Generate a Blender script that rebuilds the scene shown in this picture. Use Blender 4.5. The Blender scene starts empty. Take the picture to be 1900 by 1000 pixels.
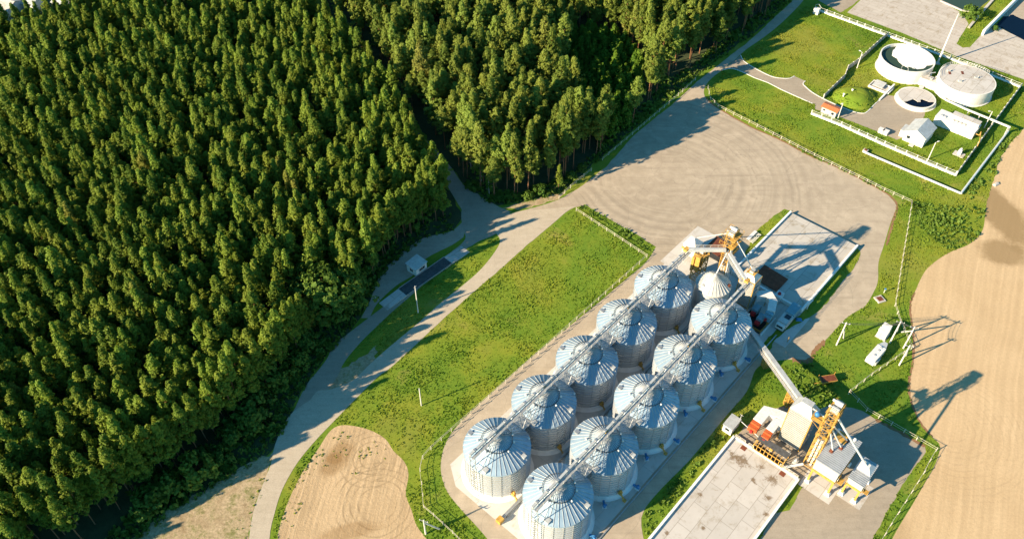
import bpy, bmesh, math, random
import numpy as np
from mathutils import Vector, Matrix
random.seed(7); rng = np.random.default_rng(7)
R = math.radians
scene = bpy.context.scene
COL = scene.collection

# ------------------------------------------------------------------ camera
W0, H0, FPX = 1900.0, 1000.0, 1548.92
CAM_H, PITCH = 161.99, R(46.378)
cd = bpy.data.cameras.new('camera'); cam = bpy.data.objects.new('camera', cd); COL.objects.link(cam)
cam.location = (0, 0, CAM_H); cam.rotation_euler = (math.pi/2 - PITCH, 0, 0)
cd.sensor_fit = 'HORIZONTAL'; cd.sensor_width = 36.0; cd.lens = FPX/W0*36.0
cd.clip_start = 1.0; cd.clip_end = 5000.0
scene.camera = cam
CP, SP = math.cos(PITCH), math.sin(PITCH)

def G(x, y, z=0.0):
    """ground survey: photo pixel -> plan position at height z (metres)"""
    a = (x - W0/2)/FPX; b = (H0/2 - y)/FPX
    vy = CP + b*SP; vz = -SP + b*CP
    t = (z - CAM_H)/vz
    return (t*a, t*vy)
def PX(x, y, z=0.0):
    qz = y*CP - (z - CAM_H)*SP; qu = y*SP + (z - CAM_H)*CP
    return (W0/2 + FPX*x/qz, H0/2 - FPX*qu/qz), qz

# plant grid: u along the silo rows, v across them, origin at the near left silo
GA = R(48.18); O0 = (-3.1425, 94.1508)
UX, UY = math.cos(GA), math.sin(GA)
def UV(u, v): return (O0[0] + u*UX + v*UY, O0[1] + u*UY - v*UX)
def toUV(x, y):
    dx, dy = x - O0[0], y - O0[1]
    return (dx*UX + dy*UY, dx*UY - dy*UX)

# ------------------------------------------------------------------ materials
def newmat(name):
    m = bpy.data.materials.new(name); m.use_nodes = True
    nt = m.node_tree; b = nt.nodes['Principled BSDF']
    return m, nt, b
def N(nt, t, **k):
    n = nt.nodes.new(t)
    for a, v in k.items(): setattr(n, a, v)
    return n
def lk(nt, a, b): nt.links.new(a, b)
def noise(nt, vec, scale, detail=4, rough=.55, dist=0):
    n = N(nt, 'ShaderNodeTexNoise'); n.inputs['Scale'].default_value = scale
    n.inputs['Detail'].default_value = detail; n.inputs['Roughness'].default_value = rough
    n.inputs['Distortion'].default_value = dist
    if vec is not None: lk(nt, vec, n.inputs['Vector'])
    return n.outputs['Fac']
def ramp(nt, fac, stops):
    r = N(nt, 'ShaderNodeValToRGB'); e = r.color_ramp.elements
    while len(e) < len(stops): e.new(.5)
    for i, (p, c) in enumerate(stops):
        e[i].position = p; e[i].color = (c[0], c[1], c[2], 1) if not isinstance(c, (int, float)) else (c, c, c, 1)
    lk(nt, fac, r.inputs[0]); return r.outputs[0]
def mix(nt, fac, a, b, mode='MIX'):
    n = N(nt, 'ShaderNodeMix', data_type='RGBA', blend_type=mode)
    for s, v in ((n.inputs[0], fac), (n.inputs[6], a), (n.inputs[7], b)):
        if hasattr(v, 'is_output'): lk(nt, v, s)
        elif isinstance(v, (int, float)): s.default_value = v
        else: s.default_value = (v[0], v[1], v[2], 1)
    return n.outputs[2]
def math_(nt, op, a, b=None):
    n = N(nt, 'ShaderNodeMath', operation=op)
    for s, v in zip(n.inputs, (a, b)):
        if v is None: continue
        if hasattr(v, 'is_output'): lk(nt, v, s)
        else: s.default_value = v
    return n.outputs[0]
def bump(nt, b, h, strength=.3, dist=.1):
    n = N(nt, 'ShaderNodeBump'); n.inputs['Strength'].default_value = strength; n.inputs['Distance'].default_value = dist
    lk(nt, h, n.inputs['Height']); lk(nt, n.outputs[0], b.inputs['Normal'])
def pos(nt): return N(nt, 'ShaderNodeNewGeometry').outputs['Position']

def simple(name, c, rough=.6, metal=0., var=.18, scale=.8, stain=None, spec=.3):
    m, nt, b = newmat(name); p = N(nt, 'ShaderNodeTexCoord').outputs['Object']
    f = noise(nt, p, scale, 5, .6)
    lo = [x*(1-var) for x in c]; hi = [min(1, x*(1+var)) for x in c]
    col = ramp(nt, f, ((.3, lo), (.7, hi)))
    if stain:
        s = ramp(nt, noise(nt, p, scale*2.3, 6, .7, .6), ((.52, 0), (.72, 1)))
        col = mix(nt, math_(nt, 'MULTIPLY', s, stain[1]), col, stain[0])
    lk(nt, col, b.inputs['Base Color'])
    b.inputs['Roughness'].default_value = rough; b.inputs['Metallic'].default_value = metal
    b.inputs['Specular IOR Level'].default_value = spec
    return m

M = {}
M['white'] = simple('white_paint', (.68, .66, .62), .55, 0, .10, 1.0, ((.40, .34, .27), .5))
M['whitewash'] = simple('whitewash', (.80, .78, .74), .8, 0, .07, .7, ((.5, .46, .4), .4))
M['fence_white'] = simple('fence_paint', (.56, .51, .42), .7, 0, .2, 2.0, ((.42, .33, .24), .5))
M['yellow'] = simple('yellow_paint', (.50, .285, .06), .6, 0, .3, 1.6, ((.26, .15, .06), .8))
M['orange'] = simple('orange_paint', (.46, .10, .03), .55, 0, .25, 1.6, ((.24, .07, .03), .7))
M['rust'] = simple('rusty_steel', (.17, .05, .025), .8, .1, .35, .9, ((.32, .1, .04), .5))
M['steel'] = simple('grey_steel', (.46, .47, .46), .5, .65, .12, 1.5, ((.3, .27, .22), .4))
M['lightsteel'] = simple('light_sheet_metal', (.52, .52, .49), .55, .25, .16, .9, ((.34, .29, .22), .6))
M['darksteel'] = simple('dark_steel', (.09, .09, .09), .6, .4, .3, 1.5)
M['pipe'] = simple('pale_pipe', (.68, .67, .64), .4, .3, .08, 1.5)
M['blue'] = simple('blue_paint', (.05, .19, .40), .45, 0, .12, 2)
M['tealroof'] = simple('teal_sheet', (.20, .36, .42), .5, .2, .15, 1, ((.32, .33, .32), .5))
M['redpaint'] = simple('red_paint', (.42, .03, .03), .45, 0, .12, 2)
M['redroof'] = simple('orange_roof_sheet', (.52, .16, .06), .6, 0, .15, 1.5)
M['wallgrey'] = simple('grey_render', (.45, .44, .41), .85, 0, .1, 1.2)
M['dark'] = simple('dark_opening', (.015, .017, .02), .4, 0, .2, 2)
M['glass'] = simple('window_glass', (.02, .03, .04), .08, 0, .2, 2, spec=.6)
M['concrete_post'] = simple('concrete_post', (.62, .58, .52), .85, 0, .1, 2)
M['fencepanel'] = simple('concrete_panel', (.36, .34, .31), .9, 0, .15, 1.4)
M['tank'] = simple('white_tank_wall', (.70, .67, .61), .6, 0, .08, .5, ((.5, .44, .36), .5))
_m = M['tank']; _nt = _m.node_tree; _b = _nt.nodes['Principled BSDF']; _old = _b.inputs['Base Color'].links[0].from_socket
_mp = N(_nt, 'ShaderNodeMapping'); _mp.inputs['Scale'].default_value = (1.4, 1.4, .10); lk(_nt, N(_nt, 'ShaderNodeTexCoord').outputs['Object'], _mp.inputs['Vector'])
lk(_nt, mix(_nt, math_(_nt, 'MULTIPLY', ramp(_nt, noise(_nt, _mp.outputs[0], 1., 6, .7), ((.5, 0), (.7, 1))), .55), _old, (.40, .35, .28)), _b.inputs['Base Color'])
M['foam'] = simple('foam', (.82, .80, .76), .9, 0, .08, 1.2)
M['seat_steel'] = M['steel']

def galvanised(name, wallmode):
    m, nt, b = newmat(name); tc = N(nt, 'ShaderNodeTexCoord').outputs['Object']
    sheets = N(nt, 'ShaderNodeTexVoronoi'); sheets.inputs['Scale'].default_value = .55; lk(nt, tc, sheets.inputs['Vector'])
    sx = N(nt, 'ShaderNodeSeparateColor'); lk(nt, sheets.outputs['Color'], sx.inputs[0])
    f = math_(nt, 'ADD', math_(nt, 'MULTIPLY', sx.outputs[0], .02 if wallmode else .14), math_(nt, 'MULTIPLY', noise(nt, tc, .6, 5, .6), .86))
    lo, hi = ((.50, .52, .52), (.60, .615, .61)) if wallmode else ((.225, .32, .40), (.30, .395, .465))
    col = ramp(nt, f, ((.3, lo), (.65, hi)))
    oi = N(nt, 'ShaderNodeObjectInfo'); col = mix(nt, 1., col, ramp(nt, oi.outputs['Random'], ((0., .86), (1., 1.1))), 'MULTIPLY')
    st = N(nt, 'ShaderNodeMapping'); st.inputs['Scale'].default_value = (1.6, 1.6, .12); lk(nt, tc, st.inputs['Vector'])
    col = mix(nt, math_(nt, 'MULTIPLY', ramp(nt, noise(nt, st.outputs[0], 1., 5, .7), ((.55, 0), (.75, 1))), .06 if wallmode else .16), col, (.30, .25, .19))
    lk(nt, col, b.inputs['Base Color']); b.inputs['Metallic'].default_value = .5 if wallmode else .2
    r = ramp(nt, noise(nt, tc, 1.6, 4), ((.3, .40 if wallmode else .42), (.7, .41 if wallmode else .52)))
    lk(nt, r, b.inputs['Roughness'])
    if wallmode:
        z = N(nt, 'ShaderNodeSeparateXYZ'); lk(nt, tc, z.inputs[0])
        s = math_(nt, 'SINE', math_(nt, 'MULTIPLY', z.outputs[2], 2*math.pi/.13))
        bump(nt, b, s, .12, .01)
    return m
M['silo_wall'] = galvanised('galvanised_wall', True)
M['silo_roof'] = galvanised('galvanised_roof', False)

def ribbed(name, c, axis, period, metal=.3, rough=.5):
    m, nt, b = newmat(name); tc = N(nt, 'ShaderNodeTexCoord').outputs['Object']
    s = N(nt, 'ShaderNodeSeparateXYZ'); lk(nt, tc, s.inputs[0])
    w = math_(nt, 'SINE', math_(nt, 'MULTIPLY', s.outputs[axis], 2*math.pi/period))
    f = noise(nt, tc, .7, 5, .65)
    lk(nt, ramp(nt, f, ((.3, [x*.82 for x in c]), (.7, [min(1, x*1.1) for x in c]))), b.inputs['Base Color'])
    b.inputs['Metallic'].default_value = metal; b.inputs['Roughness'].default_value = rough
    bump(nt, b, w, .45, period*.12)
    return m
M['rib_z'] = ribbed('corrugated_sheet', (.47, .455, .40), 2, .62)
M['sheetwall'] = simple('ribbed_sheet_wall', (.40, .39, .355), .6, .15, .10, .7, ((.30, .26, .2), .3))
M['rib_x'] = ribbed('corrugated_roof_sheet', (.42, .43, .43), 0, .5)
M['rib_y'] = ribbed('trapezoid_roof_sheet', (.64, .63, .60), 1, .36)

def asphalt():
    m, nt, b = newmat('worn_asphalt'); p = pos(nt)
    big = noise(nt, p, .035, 5, .6, .4); mid = noise(nt, p, .35, 6, .65); fine = noise(nt, p, 5., 4, .7)
    col = ramp(nt, big, ((.32, (.39, .31, .215)), (.52, (.47, .38, .27)), (.7, (.55, .45, .325))))
    col = mix(nt, .5, col, ramp(nt, mid, ((.3, (.30, .245, .18)), (.7, (.52, .435, .325)))))
    # sweeping tyre tracks around the middle of the yard
    c = G(1235, 330); mp = N(nt, 'ShaderNodeVectorMath', operation='DISTANCE'); lk(nt, p, mp.inputs[0]); mp.inputs[1].default_value = (c[0], c[1], 0)
    d = math_(nt, 'ADD', mp.outputs['Value'], math_(nt, 'MULTIPLY', noise(nt, p, .05, 2), 4.5))
    n2 = N(nt, 'ShaderNodeTexNoise', noise_dimensions='1D'); n2.inputs['Scale'].default_value = .62; n2.inputs['Detail'].default_value = 5
    lk(nt, d, n2.inputs['W'])
    arc = ramp(nt, n2.outputs['Fac'], ((.40, 0), (.62, 1)))
    reach = ramp(nt, math_(nt, 'DIVIDE', mp.outputs['Value'], 60.), ((.12, 0), (.25, 1), (.62, 1), (.9, 0)))
    amt = math_(nt, 'MULTIPLY', math_(nt, 'MULTIPLY', math_(nt, 'MULTIPLY', arc, reach), ramp(nt, noise(nt, p, .05, 4), ((.38, .25), (.6, 1)))), .48)
    col = mix(nt, amt, col, (.25, .205, .15))
    for an, sc_, am in ((R(52), .9, .28), (R(-38), .7, .22), (R(15), .6, .16)):
        m2 = N(nt, 'ShaderNodeMapping'); m2.inputs['Rotation'].default_value = (0, 0, -an); m2.inputs['Scale'].default_value = (.035, sc_, 1); lk(nt, p, m2.inputs['Vector'])
        k2 = ramp(nt, noise(nt, m2.outputs[0], 1., 4, .65, .4), ((.56, 0), (.68, 1))); col = mix(nt, math_(nt, 'MULTIPLY', k2, am), col, (.255, .205, .15))
    crack = N(nt, 'ShaderNodeTexVoronoi', feature='DISTANCE_TO_EDGE'); crack.inputs['Scale'].default_value = .09
    wv = N(nt, 'ShaderNodeVectorMath', operation='ADD'); lk(nt, p, wv.inputs[0])
    nz = N(nt, 'ShaderNodeTexNoise'); nz.inputs['Scale'].default_value = .3; lk(nt, p, nz.inputs['Vector'])
    sc = N(nt, 'ShaderNodeVectorMath', operation='SCALE'); lk(nt, nz.outputs['Color'], sc.inputs[0]); sc.inputs['Scale'].default_value = 2.5
    lk(nt, sc.outputs[0], wv.inputs[1]); lk(nt, wv.outputs[0], crack.inputs['Vector'])
    cf = ramp(nt, crack.outputs['Distance'], ((0., 1), (.006, 0)))
    col = mix(nt, math_(nt, 'MULTIPLY', cf, .35), col, (.14, .12, .1))
    st = ramp(nt, noise(nt, p, .22, 8, .75, 1.0), ((.60, 0), (.70, 1))); col = mix(nt, math_(nt, 'MULTIPLY', st, .45), col, (.20, .165, .12))
    du = ramp(nt, noise(nt, p, .11, 7, .7, 1.4), ((.54, 0), (.66, 1))); col = mix(nt, math_(nt, 'MULTIPLY', du, .5), col, (.56, .46, .34))
    col = mix(nt, math_(nt, 'MULTIPLY', ramp(nt, fine, ((.35, 1), (.6, 0))), .25), col, (.2, .175, .15))
    lk(nt, col, b.inputs['Base Color']); b.inputs['Roughness'].default_value = .92; b.inputs['Specular IOR Level'].default_value = .15
    bump(nt, b, fine, .25, .04); return m
M['asphalt'] = asphalt()

def roadmat(name, lo, hi, trackdir=None):
    m, nt, b = newmat(name); p = pos(nt)
    mp = N(nt, 'ShaderNodeMapping'); mp.inputs['Rotation'].default_value = (0, 0, -R(47)); mp.inputs['Scale'].default_value = (.10, 1., 1.); lk(nt, p, mp.inputs['Vector'])
    f = math_(nt, 'ADD', math_(nt, 'MULTIPLY', noise(nt, p, .12, 6, .65, .5), .5), math_(nt, 'MULTIPLY', noise(nt, mp.outputs[0], 1.1, 5, .7, .3), .5)); fine = noise(nt, p, 3.5, 5, .7)
    col = ramp(nt, f, ((.3, lo), (.7, hi)))
    col = mix(nt, math_(nt, 'MULTIPLY', ramp(nt, noise(nt, p, .8, 6, .7), ((.5, 0), (.75, 1))), .4), col, [x*.6 for x in lo])
    col = mix(nt, math_(nt, 'MULTIPLY', ramp(nt, fine, ((.4, 1), (.62, 0))), .3), col, [x*.62 for x in lo])
    lk(nt, col, b.inputs['Base Color']); b.inputs['Roughness'].default_value = .95; b.inputs['Specular IOR Level'].default_value = .1
    bump(nt, b, fine, .35, .05); return m
def vergemat():
    m, nt, b = newmat('sandy_verge'); p = pos(nt)
    f = noise(nt, p, .3, 7, .72, .5); g_ = noise(nt, p, 1.8, 6, .75)
    col = ramp(nt, f, ((.3, (.30, .215, .12)), (.5, (.48, .365, .225)), (.7, (.58, .45, .29))))
    col = mix(nt, ramp(nt, noise(nt, p, .3, 8, .8, .1), ((.49, 0), (.61, .8))), col, (.15, .17, .04))
    col = mix(nt, math_(nt, 'MULTIPLY', ramp(nt, g_, ((.38, 1), (.6, 0))), .45), col, (.12, .10, .05))
    lk(nt, col, b.inputs['Base Color']); b.inputs['Roughness'].default_value = 1.; b.inputs['Specular IOR Level'].default_value = .05
    bump(nt, b, g_, .6, .12); return m
M['vergesoil'] = vergemat()
M['edgedirt'] = roadmat('brown_edge_dirt', (.22, .115, .055), (.34, .20, .11))
M['road'] = roadmat('dusty_road', (.43, .36, .265), (.56, .48, .365))
M['track'] = roadmat('sandy_track', (.33, .27, .205), (.50, .42, .32))
M['greyroad'] = roadmat('grey_asphalt', (.31, .26, .195), (.43, .36, .275))

def concrete(name, lo, hi, joint, cell=(3., 6.), grime=.6, ang=GA, spots=()):
    m, nt, b = newmat(name); p = pos(nt)
    mp = N(nt, 'ShaderNodeMapping'); mp.inputs['Rotation'].default_value = (0, 0, -ang); lk(nt, p, mp.inputs['Vector'])
    br = N(nt, 'ShaderNodeTexBrick'); lk(nt, mp.outputs[0], br.inputs['Vector'])
    br.inputs['Scale'].default_value = 1.; br.inputs['Brick Width'].default_value = cell[1]; br.inputs['Row Height'].default_value = cell[0]
    br.inputs['Mortar Size'].default_value = .07; br.inputs['Mortar Smooth'].default_value = .3; br.inputs['Bias'].default_value = 0.
    br.inputs['Color1'].default_value = (*lo, 1); br.inputs['Color2'].default_value = (*hi, 1); br.inputs['Mortar'].default_value = (*joint, 1)
    f = noise(nt, p, .25, 7, .68, .6)
    col = mix(nt, .45, br.outputs['Color'], ramp(nt, f, ((.32, lo), (.68, hi))))
    g = ramp(nt, noise(nt, p, .30, 8, .78, .4), ((.52, 0), (.66, 1)))
    col = mix(nt, math_(nt, 'MULTIPLY', g, grime), col, [x*.62*t for x, t in zip(lo, (1, .86, .62))])
    for (cx, cy, rr) in spots:
        dn = N(nt, 'ShaderNodeVectorMath', operation='DISTANCE'); lk(nt, p, dn.inputs[0]); dn.inputs[1].default_value = (cx, cy, .55)
        dd = math_(nt, 'ADD', math_(nt, 'DIVIDE', dn.outputs['Value'], rr), math_(nt, 'MULTIPLY', math_(nt, 'SUBTRACT', noise(nt, p, .55, 8, .8, .3), .5), 3.2))
        col = mix(nt, math_(nt, 'MULTIPLY', ramp(nt, dd, ((.25, 1), (.6, 0))), .8), col, (.15, .09, .035))
    lk(nt, col, b.inputs['Base Color']); b.inputs['Roughness'].default_value = .9; b.inputs['Specular IOR Level'].default_value = .15
    bump(nt, b, noise(nt, p, 2.5, 5), .15, .03); return m
M['slab'] = concrete('concrete_slab', (.45, .415, .37), (.56, .52, .47), (.20, .165, .12), (3.2, 6.2), .6, GA, [UV(*q)+(r,) for q, r in (((36.5,36.6),2.2),((37.,39.),2.6),((38.5,42.5),1.6),((37.2,45.5),2.4),((33.,47.5),1.6),((29.5,49.),1.4),((24.,36.5),1.0),((34.5,43),1.2),((18.,41.),.9),((12.,36.),.9))])
M['slab_grey'] = concrete('grey_concrete_slab', (.42, .385, .33), (.53, .49, .43), (.15, .13, .11), (4.0, 7.0), .75)
M['apron'] = concrete('concrete_apron', (.43, .375, .315), (.53, .475, .405), (.24, .19, .14), (2.2, 6.0), .7, R(-41))
M['pad'] = concrete('silo_pad', (.46, .43, .385), (.62, .585, .53), (.36, .33, .29), (7., 9.), .45)

def grasscolor(nt, p, k):
    a = noise(nt, p, .03, 4, .6, .6); c = noise(nt, p, .16, 6, .7, .4); f = noise(nt, p, 2.2, 6, .75)
    def C(*q): return tuple(min(.6, x*k) for x in q)
    col = ramp(nt, a, ((.34, C(.052, .135, .014)), (.47, C(.105, .18, .016)), (.56, C(.20, .215, .022)), (.66, C(.28, .225, .05))))
    col = mix(nt, .42, col, ramp(nt, c, ((.34, C(.045, .125, .014)), (.50, C(.13, .19, .018)), (.60, C(.21, .225, .025)), (.72, C(.29, .25, .045)))))
    return mix(nt, .35, col, ramp(nt, f, ((.3, C(.06, .115, .012)), (.55, C(.15, .20, .02)), (.78, C(.27, .29, .05)))))
def grassmat(name, dry=.45):
    m, nt, b = newmat(name); p = pos(nt)
    col = grasscolor(nt, p, 1.16); f = noise(nt, p, 2.6, 6, .75)
    bare = ramp(nt, noise(nt, p, .07, 4, .6, .8), ((.60, 0), (.72, 1)))
    col = mix(nt, math_(nt, 'MULTIPLY', bare, dry), col, (.40, .28, .10))
    lk(nt, col, b.inputs['Base Color']); b.inputs['Roughness'].default_value = .95; b.inputs['Specular IOR Level'].default_value = .1
    bump(nt, b, math_(nt, 'ADD', f, noise(nt, p, .9, 5, .7)), .28, .2); return m
M['grass'] = grassmat('meadow_grass')

def floormat():
    m, nt, b = newmat('forest_floor_litter'); p = pos(nt)
    f = noise(nt, p, .5, 6, .7)
    lk(nt, ramp(nt, f, ((.3, (.022, .038, .012)), (.55, (.042, .060, .018)), (.8, (.085, .075, .032)))), b.inputs['Base Color'])
    b.inputs['Roughness'].default_value = 1.; bump(nt, b, noise(nt, p, 2., 5), .6, .2); return m
M['floor'] = floormat()

def fieldmat(name, lo, hi, wet, ang, period, wetpos=None, bumpk=.5, centre=None):
    m, nt, b = newmat(name); p = pos(nt)
    mp = N(nt, 'ShaderNodeMapping'); mp.inputs['Rotation'].default_value = (0, 0, -ang); lk(nt, p, mp.inputs['Vector'])
    s = N(nt, 'ShaderNodeSeparateXYZ'); lk(nt, mp.outputs[0], s.inputs[0])
    y = math_(nt, 'ADD', s.outputs[1], math_(nt, 'MULTIPLY', noise(nt, p, .02, 2), 6.))
    if centre:
        dn = N(nt, 'ShaderNodeVectorMath', operation='DISTANCE'); lk(nt, p, dn.inputs[0]); dn.inputs[1].default_value = (centre[0]-26, centre[1]-3, 0)
        y = math_(nt, 'ADD', s.outputs[1], math_(nt, 'MULTIPLY', noise(nt, p, .035, 2), 3.))
    cb = N(nt, 'ShaderNodeCombineXYZ'); lk(nt, math_(nt, 'MULTIPLY', s.outputs[0], .05), cb.inputs[0]); lk(nt, math_(nt, 'MULTIPLY', y, 1/period), cb.inputs[1])
    w = math_(nt, 'MULTIPLY', math_(nt, 'SUBTRACT', noise(nt, cb.outputs[0], .8, 4, .6), .5), 3.2)
    n1 = N(nt, 'ShaderNodeTexNoise', noise_dimensions='1D'); n1.inputs['Scale'].default_value = .8; n1.inputs['Detail'].default_value = 5; lk(nt, y, n1.inputs['W'])
    f = noise(nt, p, .05, 6, .65, .5); g = noise(nt, p, 1.6, 6, .75)
    col = ramp(nt, f, ((.3, lo), (.7, hi)))
    col = mix(nt, .22, col, ramp(nt, n1.outputs['Fac'], ((.35, [x*.7 for x in lo]), (.65, hi))))
    col = mix(nt, math_(nt, 'MULTIPLY', ramp(nt, w, ((.0, 1), (.35, 0))), math_(nt, 'MULTIPLY', ramp(nt, noise(nt, p, .12, 4), ((.35, .15), (.65, .6))), 1.2 if centre else .4)), col, [x*.66 for x in lo])
    col = mix(nt, math_(nt, 'MULTIPLY', ramp(nt, g, ((.38, 1), (.6, 0))), .28), col, [x*.6 for x in lo])
    for q0, r0, r1_ in ((centre and G(700, 935), 3., 12.), (centre and G(690, 850), 2., 9.), (None if centre else G(1760, 790), 4., 22.)):
        if not q0: continue
        dn = N(nt, 'ShaderNodeVectorMath', operation='DISTANCE'); lk(nt, p, dn.inputs[0]); dn.inputs[1].default_value = (*q0, 0)
        d_ = math_(nt, 'ADD', dn.outputs['Value'], math_(nt, 'MULTIPLY', noise(nt, p, .12, 2), 1.6))
        ww = ramp(nt, math_(nt, 'SINE', math_(nt, 'MULTIPLY', d_, 2*math.pi/1.5)), ((.55, 0), (.95, 1)))
        rg = ramp(nt, math_(nt, 'DIVIDE', dn.outputs['Value'], r1_), ((r0/r1_*.8, 0), (r0/r1_, 1), (.8, .9), (1., 0)))
        col = mix(nt, math_(nt, 'MULTIPLY', math_(nt, 'MULTIPLY', math_(nt, 'MULTIPLY', ww, rg), ramp(nt, noise(nt, p, .25, 4), ((.4, .15), (.6, 1)))), .65 if centre else .18), col, [x*.5 for x in lo])
    for (cx, cy, r1, r2, ra, amt) in (wetpos or ()):
        q = N(nt, 'ShaderNodeMapping', vector_type='TEXTURE'); q.inputs['Location'].default_value = (cx, cy, 0); q.inputs['Rotation'].default_value = (0, 0, ra); q.inputs['Scale'].default_value = (r1, r2, 1)
        lk(nt, p, q.inputs['Vector'])
        ln = N(nt, 'ShaderNodeVectorMath', operation='LENGTH'); lk(nt, q.outputs[0], ln.inputs[0])
        dd = math_(nt, 'ADD', ln.outputs['Value'], math_(nt, 'MULTIPLY', math_(nt, 'SUBTRACT', noise(nt, p, .15, 7, .75), .5), 1.0))
        k = ramp(nt, dd, ((.6, 1), (.95, 0)))
        col = mix(nt, math_(nt, 'MULTIPLY', k, amt), col, wet)
    lk(nt, col, b.inputs['Base Color']); b.inputs['Roughness'].default_value = 1.; b.inputs['Specular IOR Level'].default_value = .05
    bump(nt, b, math_(nt, 'ADD', math_(nt, 'MULTIPLY', w, .2 if centre else .10), g), bumpk, .13); return m
_a, _b = G(1855, 400), G(1690, 720)
M['field'] = fieldmat('tilled_field', (.55, .385, .215), (.64, .465, .275), (.26, .175, .085), R(62), .8,
                      ((*G(1855,395), 7.5, 19., R(8), .8), (*G(1858,468), 8, 6, 0, .75), (*G(1640, 985), 7, 7, 0, .3)))
_c = G(640, 870)
M['dirt'] = fieldmat('dry_soil', (.55, .39, .22), (.65, .475, .285), (.24, .135, .05), math.atan2(G(700,850)[1]-G(662,1000)[1], G(700,850)[0]-G(662,1000)[0]), .62,
                     ((*G(625, 850), 6.5, 3.5, R(60), .5), (*G(650, 985), 8, 2.2, R(12), .4), (*G(620, 850), 2.6, 2, 0, .5)), .9, G(560, 1010))
M['water_green'], _nt, _bb = newmat('green_water'); _bb.inputs['Base Color'].default_value = (.035, .06, .035, 1); _bb.inputs['Roughness'].default_value = .15; _bb.inputs['Specular IOR Level'].default_value = .12
bump(_nt, _bb, noise(_nt, pos(_nt), 1.2, 3), .05, .05)
M['water_blue'], _nt, _bb = newmat('dark_water'); _bb.inputs['Base Color'].default_value = (.003, .010, .026, 1); _bb.inputs['Roughness'].default_value = .3; _bb.inputs['Specular IOR Level'].default_value = .02
bump(_nt, _bb, noise(_nt, pos(_nt), 1.2, 3), .05, .05)

def leafmat(name, dark, light, trans=.25, vary=False):
    m, nt, b = newmat(name)
    oi = N(nt, 'ShaderNodeObjectInfo'); tc = N(nt, 'ShaderNodeTexCoord').outputs['Object']
    f = math_(nt, 'ADD', math_(nt, 'MULTIPLY', noise(nt, tc, .9, 4, .7), .7), math_(nt, 'MULTIPLY', oi.outputs['Random'], .35))
    col = ramp(nt, f, ((.28, dark), (.72, light)))
    if vary:
        col = mix(nt, ramp(nt, oi.outputs['Random'], ((.55, 0), (.9, .55))), col, (light[0]*.62, light[1]*.95, light[2]*1.0))
        col = mix(nt, ramp(nt, oi.outputs['Random'], ((.985, 0), (.99, .4))), col, (.26, .15, .04))
    lk(nt, col, b.inputs['Base Color']); b.inputs['Roughness'].default_value = .7; b.inputs['Specular IOR Level'].default_value = .2
    tr = N(nt, 'ShaderNodeBsdfTranslucent'); lk(nt, col, tr.inputs[0])
    mx = N(nt, 'ShaderNodeMixShader'); mx.inputs[0].default_value = trans
    out = nt.nodes['Material Output']; lk(nt, b.outputs[0], mx.inputs[1]); lk(nt, tr.outputs[0], mx.inputs[2]); lk(nt, mx.outputs[0], out.inputs[0])
    return m
M['needles'] = leafmat('pine_needles', (.090, .165, .018), (.280, .320, .036), .42, True)
M['needles_tall'] = leafmat('old_pine_needles', (.102, .162, .022), (.290, .315, .048), .42, True)
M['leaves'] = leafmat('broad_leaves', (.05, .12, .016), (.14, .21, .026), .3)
M['youngleaves'] = leafmat('young_leaves', (.06, .15, .012), (.15, .25, .02), .35)
M['yellowleaves'] = leafmat('yellow_leaves', (.14, .13, .015), (.26, .20, .02))
def tuftmat():
    m, nt, b = newmat('grass_blades'); p = pos(nt); col = grasscolor(nt, p, 1.6)
    lk(nt, col, b.inputs['Base Color']); b.inputs['Roughness'].default_value = .8; b.inputs['Specular IOR Level'].default_value = .1
    tr = N(nt, 'ShaderNodeBsdfTranslucent'); lk(nt, col, tr.inputs[0]); mx = N(nt, 'ShaderNodeMixShader'); mx.inputs[0].default_value = .45
    lk(nt, b.outputs[0], mx.inputs[1]); lk(nt, tr.outputs[0], mx.inputs[2]); lk(nt, mx.outputs[0], nt.nodes['Material Output'].inputs[0]); return m
M['tuft'] = tuftmat()
M['weed'] = leafmat('weed_leaves', (.09, .19, .02), (.24, .32, .06), .45)
M['bark'] = simple('pine_bark', (.22, .105, .05), .95, 0, .35, 1.2)
M['birchbark'] = simple('birch_bark', (.50, .47, .42), .9, 0, .2, 2, ((.1, .09, .08), .7))

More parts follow.
